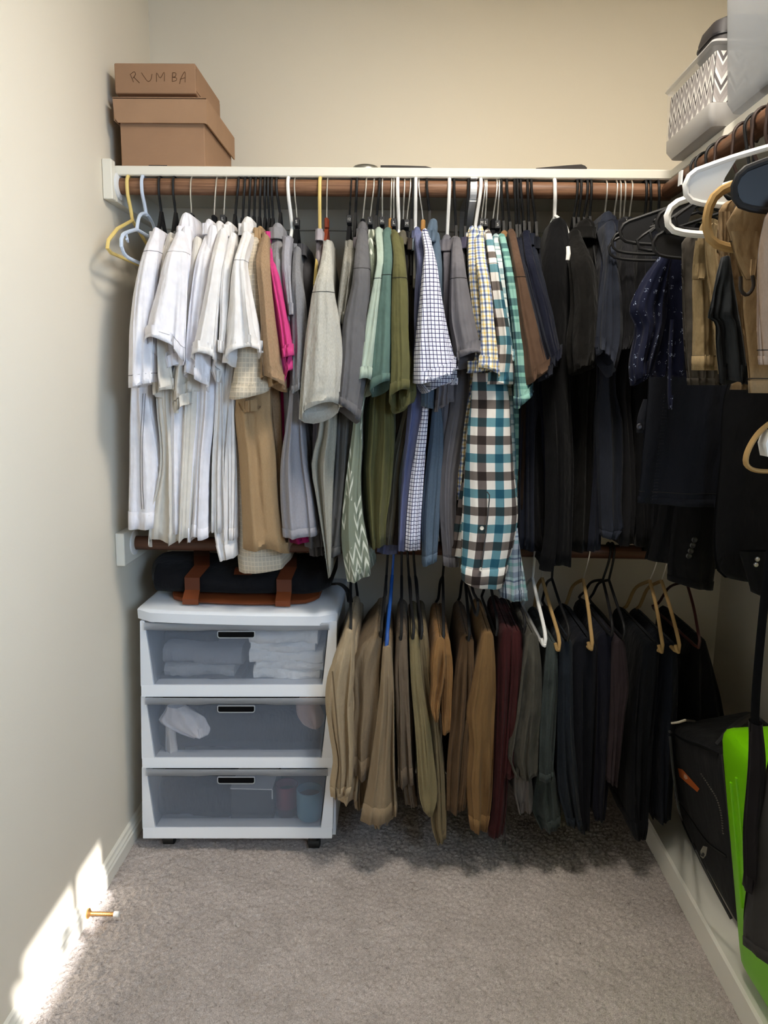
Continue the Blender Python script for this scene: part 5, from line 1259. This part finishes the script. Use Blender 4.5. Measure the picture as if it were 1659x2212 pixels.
DEN = fabric(0x1a1c23, .12)
g = garment('jeans', 'folded dark denim jeans forming a broad flat panel at the right', 'jeans', DEN, [
 ('leg', flat(1.80, .03), [(690, 1412, 1600), (760, 1405, 1632), (865, 1399, 1640), (950, 1391, 1632), (1017, 1386, 1622), (1086, 1378, 1100, 1612)], dict(cap=.7, fold=.12, hem=.04, waves=(5, 8), seams=(.93,))),
 ('waist_tab', flat(1.83, .02), [(862, 1390, 1412), (900, 1378, 1404), (935, 1376, 1400)], dict(N=10, fold=.1))])
sm = MB()
for k in range(34):
    q = crom([UY(1441, 852, 1.793), UY(1436, 900, 1.793), UY(1425, 1000, 1.792), UY(1414, 1086, 1.791)], 34)[k]
    sm.box(q[0]-.006, q[0]+.004, q[1]-.001, q[1]+.003, q[2]-.0012, q[2]+.0012)
o = sm.build('felled_seam', DEN, g); o['kind'] = 'stuff'
p = UY(1381, 921, 1.825); MB().lathe((p[0], p[1], p[2]), [(.003, .002), (.0065, .0), (.0075, -.003), (.005, -.0045), (.002, -.004)], 16, 1).build('button', metal(0x55555c, .4), g, True)
BZ = fabric(0x121214)
garment('coat', 'long black coat added to block lamp light, deepest in the corner behind the blazer', 'coat', fabric(0x0d0d0f), [('body', flat(2.07, .07), [(515, 1440, 1560), (560, 1405, 1640), (700, 1392, 1660), (1000, 1388, 1650), (1190, 1390, 1640)], dict(fold=.3, cap=.5, waves=(6, 9)))])  # added to stop lamp light reaching the back wall below
g = garment('blazer', 'black blazer with sleeve buttons hanging below the dark jeans', 'jacket', BZ, [
 ('sleeve', flat(1.92, .06), [(900, 1446, 1570), (1000, 1436, 1566), (1107, 1420, 1556), (1160, 1408, 1552), (1208, 1396, 1228, 1548)], dict(fold=.2, cap=.5)),
 ('sleeve', flat(1.90, .06), [(1000, 1470, 1556), (1100, 1455, 1552), (1200, 1444, 1545), (1252, 1443, 1274, 1536)], dict(fold=.2, cap=.5, hem=.06))])
for px, py in ((1500, 1166), (1496, 1178), (1492, 1190), (1488, 1201)):
    p = UY(px, py, 1.885); MB().lathe((p[0], p[1], p[2]), [(.002, .006), (.0065, .003), (.0075, -.001), (.005, -.003), (.003, -.002)], 14, 1).build('button', plastic(0x2a2a2c, .3), g, True)
g = garment('coat', 'black coat with two silver snaps at the right edge', 'coat', fabric(0x0e0e10), [
 ('body', flat(1.72, .06), [(640, 1640, 1790), (760, 1600, 1800), (860, 1566, 1800), (1000, 1558, 1800), (1130, 1546, 1800), (1225, 1550, 1800), (1248, 1570, 1270, 1800)], dict(fold=.2, cap=.4)),
 ('flap', flat(1.66, .03), [(1190, 1596, 1680), (1240, 1612, 1682), (1278, 1622, 1292, 1660)], dict(N=10, fold=.1))])
for px, py in ((1636, 1208), (1633, 1220)):
    p = UY(px, py, 1.652); MB().lathe((p[0], p[1], p[2]), [(.001, .003), (.0055, .001), (.005, -.0015), (.002, -.0025)], 14, 1).build('snap', metal(0xaaa9a6, .3), g, True)
# tan velvet hanger with a white clip at the right edge
tl = thing('coat_hanger', UY(1640, 900, 1.3), 'tan velvet hanger end with white clip at the right edge below the khaki trousers', 'hanger')
Y = 1.30; ctl = [UY(x, y, Y) for x, y in ((1662, 915), (1640, 934), (1622, 960), (1612, 985), (1612, 1003), (1625, 1014), (1650, 1018), (1700, 1016), (1760, 1000), (1740, 960), (1700, 925), (1672, 912))]
MB().tube(crom(ctl+[ctl[0]], 48)[:-1], .0084, 10, True, .45).build('frame', TANV, tl, True)
a, b = UY(1648, 986, Y-.012), UY(1690, 930, Y-.012)
MB().rings([[(a[0]+.006, Y-.016, a[2]), (b[0], Y-.016, a[2]), (b[0], Y+.012, a[2]), (a[0]+.006, Y+.012, a[2])], [(a[0], Y-.018, (a[2]+b[2])/2), (b[0], Y-.018, (a[2]+b[2])/2), (b[0], Y+.012, (a[2]+b[2])/2), (a[0], Y+.012, (a[2]+b[2])/2)], [(a[0]+.006, Y-.016, b[2]), (b[0], Y-.016, b[2]), (b[0], Y+.012, b[2]), (a[0]+.006, Y+.012, b[2])]]).build('clip', WHT, tl, True)
c0 = UY(1690, 905, Y)
MB().tube(crom([UY(1700, 922, Y), c0, UY(1700, 860, Y), UY(1712, 700, Y), UY(1712, 600, Y)], 14), .003, 8).build('hook', SILVER, tl, True)

# ================================================================== trousers on the lower rod
def thanger(style, hx, tx, ty, label, group='trouser hangers on the lower rod'):
    mt = {'black': BLACKP, 'white': WHT, 'tan': TANV, 'blue': plastic(0x1f4f9c, .4), 'maroon': plastic(0x3a1512, .4)}[style]
    x0 = float(UY(hx, 1176, RODY-.024)[0]); q = UY(tx, ty, 1.985); x1, zt_ = float(q[0]), float(q[2])
    t = thing('trouser_hanger', (x0, RODY, LRZ+.03), label, 'hanger', group)
    r = .0042; R = .0205+r+.0008; P = []
    zn = LRZ-.085; xn = x0*.68+x1*.32
    for d in range(-20, 181, 16):
        a_ = math.radians(d); P.append((x0, RODY+R*math.cos(a_), LRZ+R*math.sin(a_)))
    P += [(x0*.9+x1*.1, RODY-.020, LRZ-.03), (xn, RODY, zn)]
    sil = style == 'tan'
    MB().tube(crom(P, 26), .002 if sil else r*.85, 8).build('hook', SILVER if sil else mt, t, True)
    r2 = .0052 if style in ('white', 'tan', 'blue') else r
    F = [(xn, RODY, zn), (xn*.6+x1*.4, RODY-.10, zn-.4*(zn-zt_)*.9), (x1, 2.0, zt_+.035), (x1, 1.985, zt_+.012), (x1-.002, 1.988, zt_), (x1-.004, 2.01, zt_-.001), (x1-.004, 2.2, zt_), (x1-.004, 2.37, zt_), (xn*.3+x1*.7, 2.36, zt_+.012), (xn*.6+x1*.4, RODY+.10, zn-.4*(zn-zt_)*.9), (xn, RODY, zn)]
    MB().tube(crom(F, 44)[:-1], r2, 8, True).build('frame', mt, t, True)
    if style in ('white', 'tan'):      # upturned lip at the front end
        MB().tube(crom([(x1-.001, 1.985, zt_+.004), (x1-.006, 1.982, zt_+.003), (x1-.012, 1.985, zt_+.022)], 8), r2*.9, 8).build('lip', mt, t, True)
    return t
TH = [('black', 753, 757, 1372, 'black trouser hanger of the sandy beige trousers beside the drawer tower'), ('black', 838, 824, 1376, 'black trouser hanger of the taupe chinos'),
 ('blue', 851, 836, 1398, 'blue trouser hanger between the taupe trousers'), ('black', 868, 867, 1382, 'black trouser hanger right of the blue one'), ('black', 880, 893, 1380, 'black trouser hanger of the olive khaki trousers'), ('black', 893, 911, 1380, 'black trouser hanger of the long draping khaki trousers'),
 ('black', 961, 958, 1388, 'black trouser hanger of the short orange brown trousers'), ('black', 1008, 1014, 1384, 'black trouser hanger of the narrow brown trousers'), ('black', 1018, 1032, 1330, 'black hook of the amber trousers, hanging farther back'),
 ('black', 1062, 1074, 1372, 'black trouser hanger left of the maroon trousers'), ('black', 1108, 1134, 1366, 'black trouser hanger of the maroon trousers'), ('white', 1156, 1178, 1396, 'white trouser hanger among the dark trousers'),
 ('tan', 1173, 1208, 1406, 'tan velvet trouser hanger next to the white one'), ('black', 1196, 1229, 1384, 'black trouser hanger of the dark blue jeans'), ('tan', 1275, 1279, 1404, 'tan velvet trouser hanger alone before the navy trousers'),
 ('black', 1320, 1323, 1374, 'black trouser hanger, left of the crossing pair'), ('black', 1328, 1349, 1380, 'black trouser hanger, right of the crossing pair'), ('tan', 1424, 1431, 1410, 'tan velvet trouser hanger, left of the pair at the right'), ('tan', 1446, 1467, 1410, 'tan velvet trouser hanger, rightmost of the pair at the right'),
 ('maroon', 1508, 1511, 1400, 'dark maroon hanger above the black skirt at far right')]
for h in TH: thanger(*h)
TP = ([(0, 2.005), (.15, 1.995), (1, 1.985)], [(0, .34), (1, .32)])
def T(*rows, nm='leg', **kw):
    return (nm, TP, list(rows), dict(dict(cap=1.0, fold=.45, waves=(3, 6), N=26), **kw))
def trousers(label, mat, *pieces, kind='trousers'): return garment(kind, label, 'trousers', mat, list(pieces))
trousers('sandy beige trousers right beside the drawer tower', fabric(0xad9a7e, .05, 1.4),
 T((1368, 744, 764), (1410, 728, 766), (1460, 710, 766), (1520, 706, 762), (1580, 713, 764), (1640, 722, 764), (1690, 716, 762), (1720, 718, 1716, 756), hem=.06, dy=-.03),
 T((1380, 756, 772), (1500, 758, 772), (1640, 752, 776), (1728, 734, 770), dy=.03))
q_ = [o for o in bpy.data.objects if o.get('label', '').startswith('sandy beige trousers')][0]
MB().tube(crom([UY(x, y, 1.952) for x, y in ((718, 1450), (724, 1520), (731, 1600), (736, 1660), (734, 1715))], 20), .0011, 5, flat=2.0).build('side_seam', fabric(0x705f49), q_, True)
trousers('taupe chinos with a wide waistband showing low down', fabric(0x86755f, .05, 1.3),
 T((1370, 806, 824), (1400, 776, 824), (1445, 762, 822), (1520, 770, 820), (1600, 766, 812), (1676, 770, 1682, 806), hem=.14, dy=.01), T((1500, 770, 800), (1700, 764, 800), (1746, 768, 792), dy=.05))
trousers('taupe brown trousers hanging low under the blue hanger', fabric(0x8d7b63, .04),
 T((1402, 826, 846), (1500, 820, 852), (1600, 810, 853), (1680, 801, 854), (1730, 792, 857), (1770, 785, 1756, 858), dy=-.025, hem=.09, fold=.4), T((1740, 800, 856), (1788, 808, 1768, 846), dy=-.0, N=10, cap=.2))
trousers('grey brown trousers with a button fly, right of the blue hanger', fabric(0x6f6152, .05, 1.4),
 T((1376, 856, 880), (1450, 852, 884), (1560, 856, 888), (1640, 858, 892), (1696, 858, 1690, 896), hem=.12, dy=.0), T((1500, 864, 892), (1680, 864, 890), (1734, 872, 1742, 898), dy=.04))
trousers('olive khaki trousers fanning out right of the grey brown ones', fabric(0x827657, .05, 1.2),
 T((1380, 884, 906), (1470, 888, 912), (1560, 896, 926), (1640, 902, 934), (1720, 908, 940), (1752, 916, 1764, 932), dy=-.01))
trousers('long khaki trousers draping lowest to the carpet', fabric(0x7b6d53, .05, 1.2),
 T((1378, 902, 924), (1460, 908, 934), (1560, 922, 946), (1660, 926, 956), (1740, 930, 960), (1790, 934, 961), (1826, 946, 1812, 962), dy=.015, fold=.6))
trousers('short orange brown trousers with a folded leg', fabric(0x896640, .05, 1.3),
 T((1386, 938, 962), (1430, 931, 966), (1480, 932, 960), (1530, 930, 950), (1560, 940, 946), dy=-.03, fold=.6), T((1384, 954, 972), (1440, 958, 978), (1520, 956, 976), (1588, 958, 1580, 972), dy=.0, fold=.4))
trousers('narrow brown trousers left of the amber ones', fabric(0x5d4833, .05),
 T((1380, 994, 1020), (1450, 984, 1020), (1560, 977, 1014), (1660, 970, 1006), (1750, 968, 1000), dy=.01), T((1386, 1010, 1024), (1500, 1012, 1024), (1600, 1002, 1018), (1700, 994, 1010), (1748, 988, 1744, 1006), dy=.0))
trousers('amber brown trousers with a side button, left of the maroon pair', fabric(0x785c3b, .04),
 T((1374, 1040, 1066), (1420, 1030, 1070), (1490, 1016, 1072), (1540, 1008, 1070), (1600, 1014, 1068), (1680, 1007, 1066), (1740, 1012, 1062), (1790, 1018, 1796, 1052), dy=-.025, hem=.08, fold=.4))
trousers('maroon trousers in the middle of the lower row', fabric(0x401d1e),
 T((1368, 1078, 1110), (1450, 1074, 1112), (1560, 1072, 1106), (1680, 1066, 1098), (1760, 1060, 1092), (1804, 1056, 1086), dy=.01), T((1372, 1104, 1128), (1460, 1104, 1128), (1560, 1098, 1122), (1680, 1090, 1108), dy=.0))
q_ = [o for o in bpy.data.objects if o.get('label', '').startswith('maroon trousers in')][0]
MB().tube(crom([UY(1098, 1690, 2.03), UY(1094, 1750, 2.02), UY(1091, 1800, 2.01), UY(1089, 1816, 2.01)], 12), .0014, 6).build('drawstring', plastic(0x2b2322, .8), q_, True)
MB().lathe(tuple(UY(1089, 1820, 2.01)), [(.001, -.008), (.005, -.006), (.0055, .003), (.002, .008)], 12).build('cord_knob', plastic(0x151213, .5), q_, True)
trousers('crinkled grey olive trousers right of the maroon pair', fabric(0x4a4841, .06, 1.8),
 T((1380, 1136, 1162), (1440, 1128, 1166), (1520, 1118, 1164), (1580, 1108, 1156), (1640, 1100, 1152), (1680, 1114, 1676, 1152), dy=-.03, fold=.7), T((1660, 1110, 1144), (1720, 1110, 1150), (1756, 1118, 1750, 1150), dy=.0, N=14, mat=fabric(0x686360)))
trousers('faded green grey jeans with worn cuffs', fabric(0x3c4342, .12, 1.4),
 T((1396, 1178, 1204), (1480, 1172, 1204), (1560, 1168, 1200), (1640, 1166, 1196), (1684, 1166, 1194), dy=-.02, hem=.06), T((1660, 1160, 1196), (1740, 1150, 1206), (1790, 1170, 1784, 1206), dy=.01, hem=.2, N=14))
trousers('dark blue jeans with turned up hems', fabric(0x21272f, .15, 1.3),
 T((1392, 1206, 1236), (1500, 1204, 1236), (1600, 1204, 1238), (1700, 1206, 1248), (1780, 1226, 1786, 1258), dy=.0, hem=.05))
trousers('black navy trousers with a pointed back fold', fabric(0x13151c),
 T((1396, 1236, 1288), (1500, 1236, 1286), (1640, 1240, 1280), (1740, 1246, 1276), (1800, 1256, 1790, 1274), dy=.01))
trousers('navy trousers below the crossing black hangers', fabric(0x14151f),
 T((1380, 1288, 1330), (1500, 1290, 1324), (1640, 1288, 1318), (1740, 1284, 1310), (1772, 1288, 1306), dy=.015))
trousers('dark mauve brown trousers at the right of the crossing hangers', fabric(0x30272a),
 T((1390, 1324, 1350), (1480, 1322, 1358), (1540, 1322, 1350), (1620, 1318, 1342), (1690, 1314, 1700, 1334), dy=-.015))
trousers('long black trousers with a sock like end, touching the plinth', fabric(0x121418),
 T((1400, 1386, 1424), (1480, 1374, 1420), (1560, 1366, 1414), (1660, 1362, 1408), (1740, 1362, 1402), (1790, 1366, 1398), (1812, 1372, 1394), dy=.0, hem=.1))
trousers('blue black jeans at the right end of the lower row', fabric(0x161a22, .1),
 T((1402, 1424, 1462), (1500, 1416, 1462), (1600, 1410, 1456), (1700, 1410, 1450), (1770, 1412, 1446), dy=.03))
trousers('black cone shaped skirt at the far right behind the suitcase', fabric(0x0e0e0f),
 T((1392, 1494, 1526), (1440, 1480, 1540), (1500, 1468, 1556), (1560, 1460, 1566), (1640, 1460, 1566), dy=.1), kind='skirt')
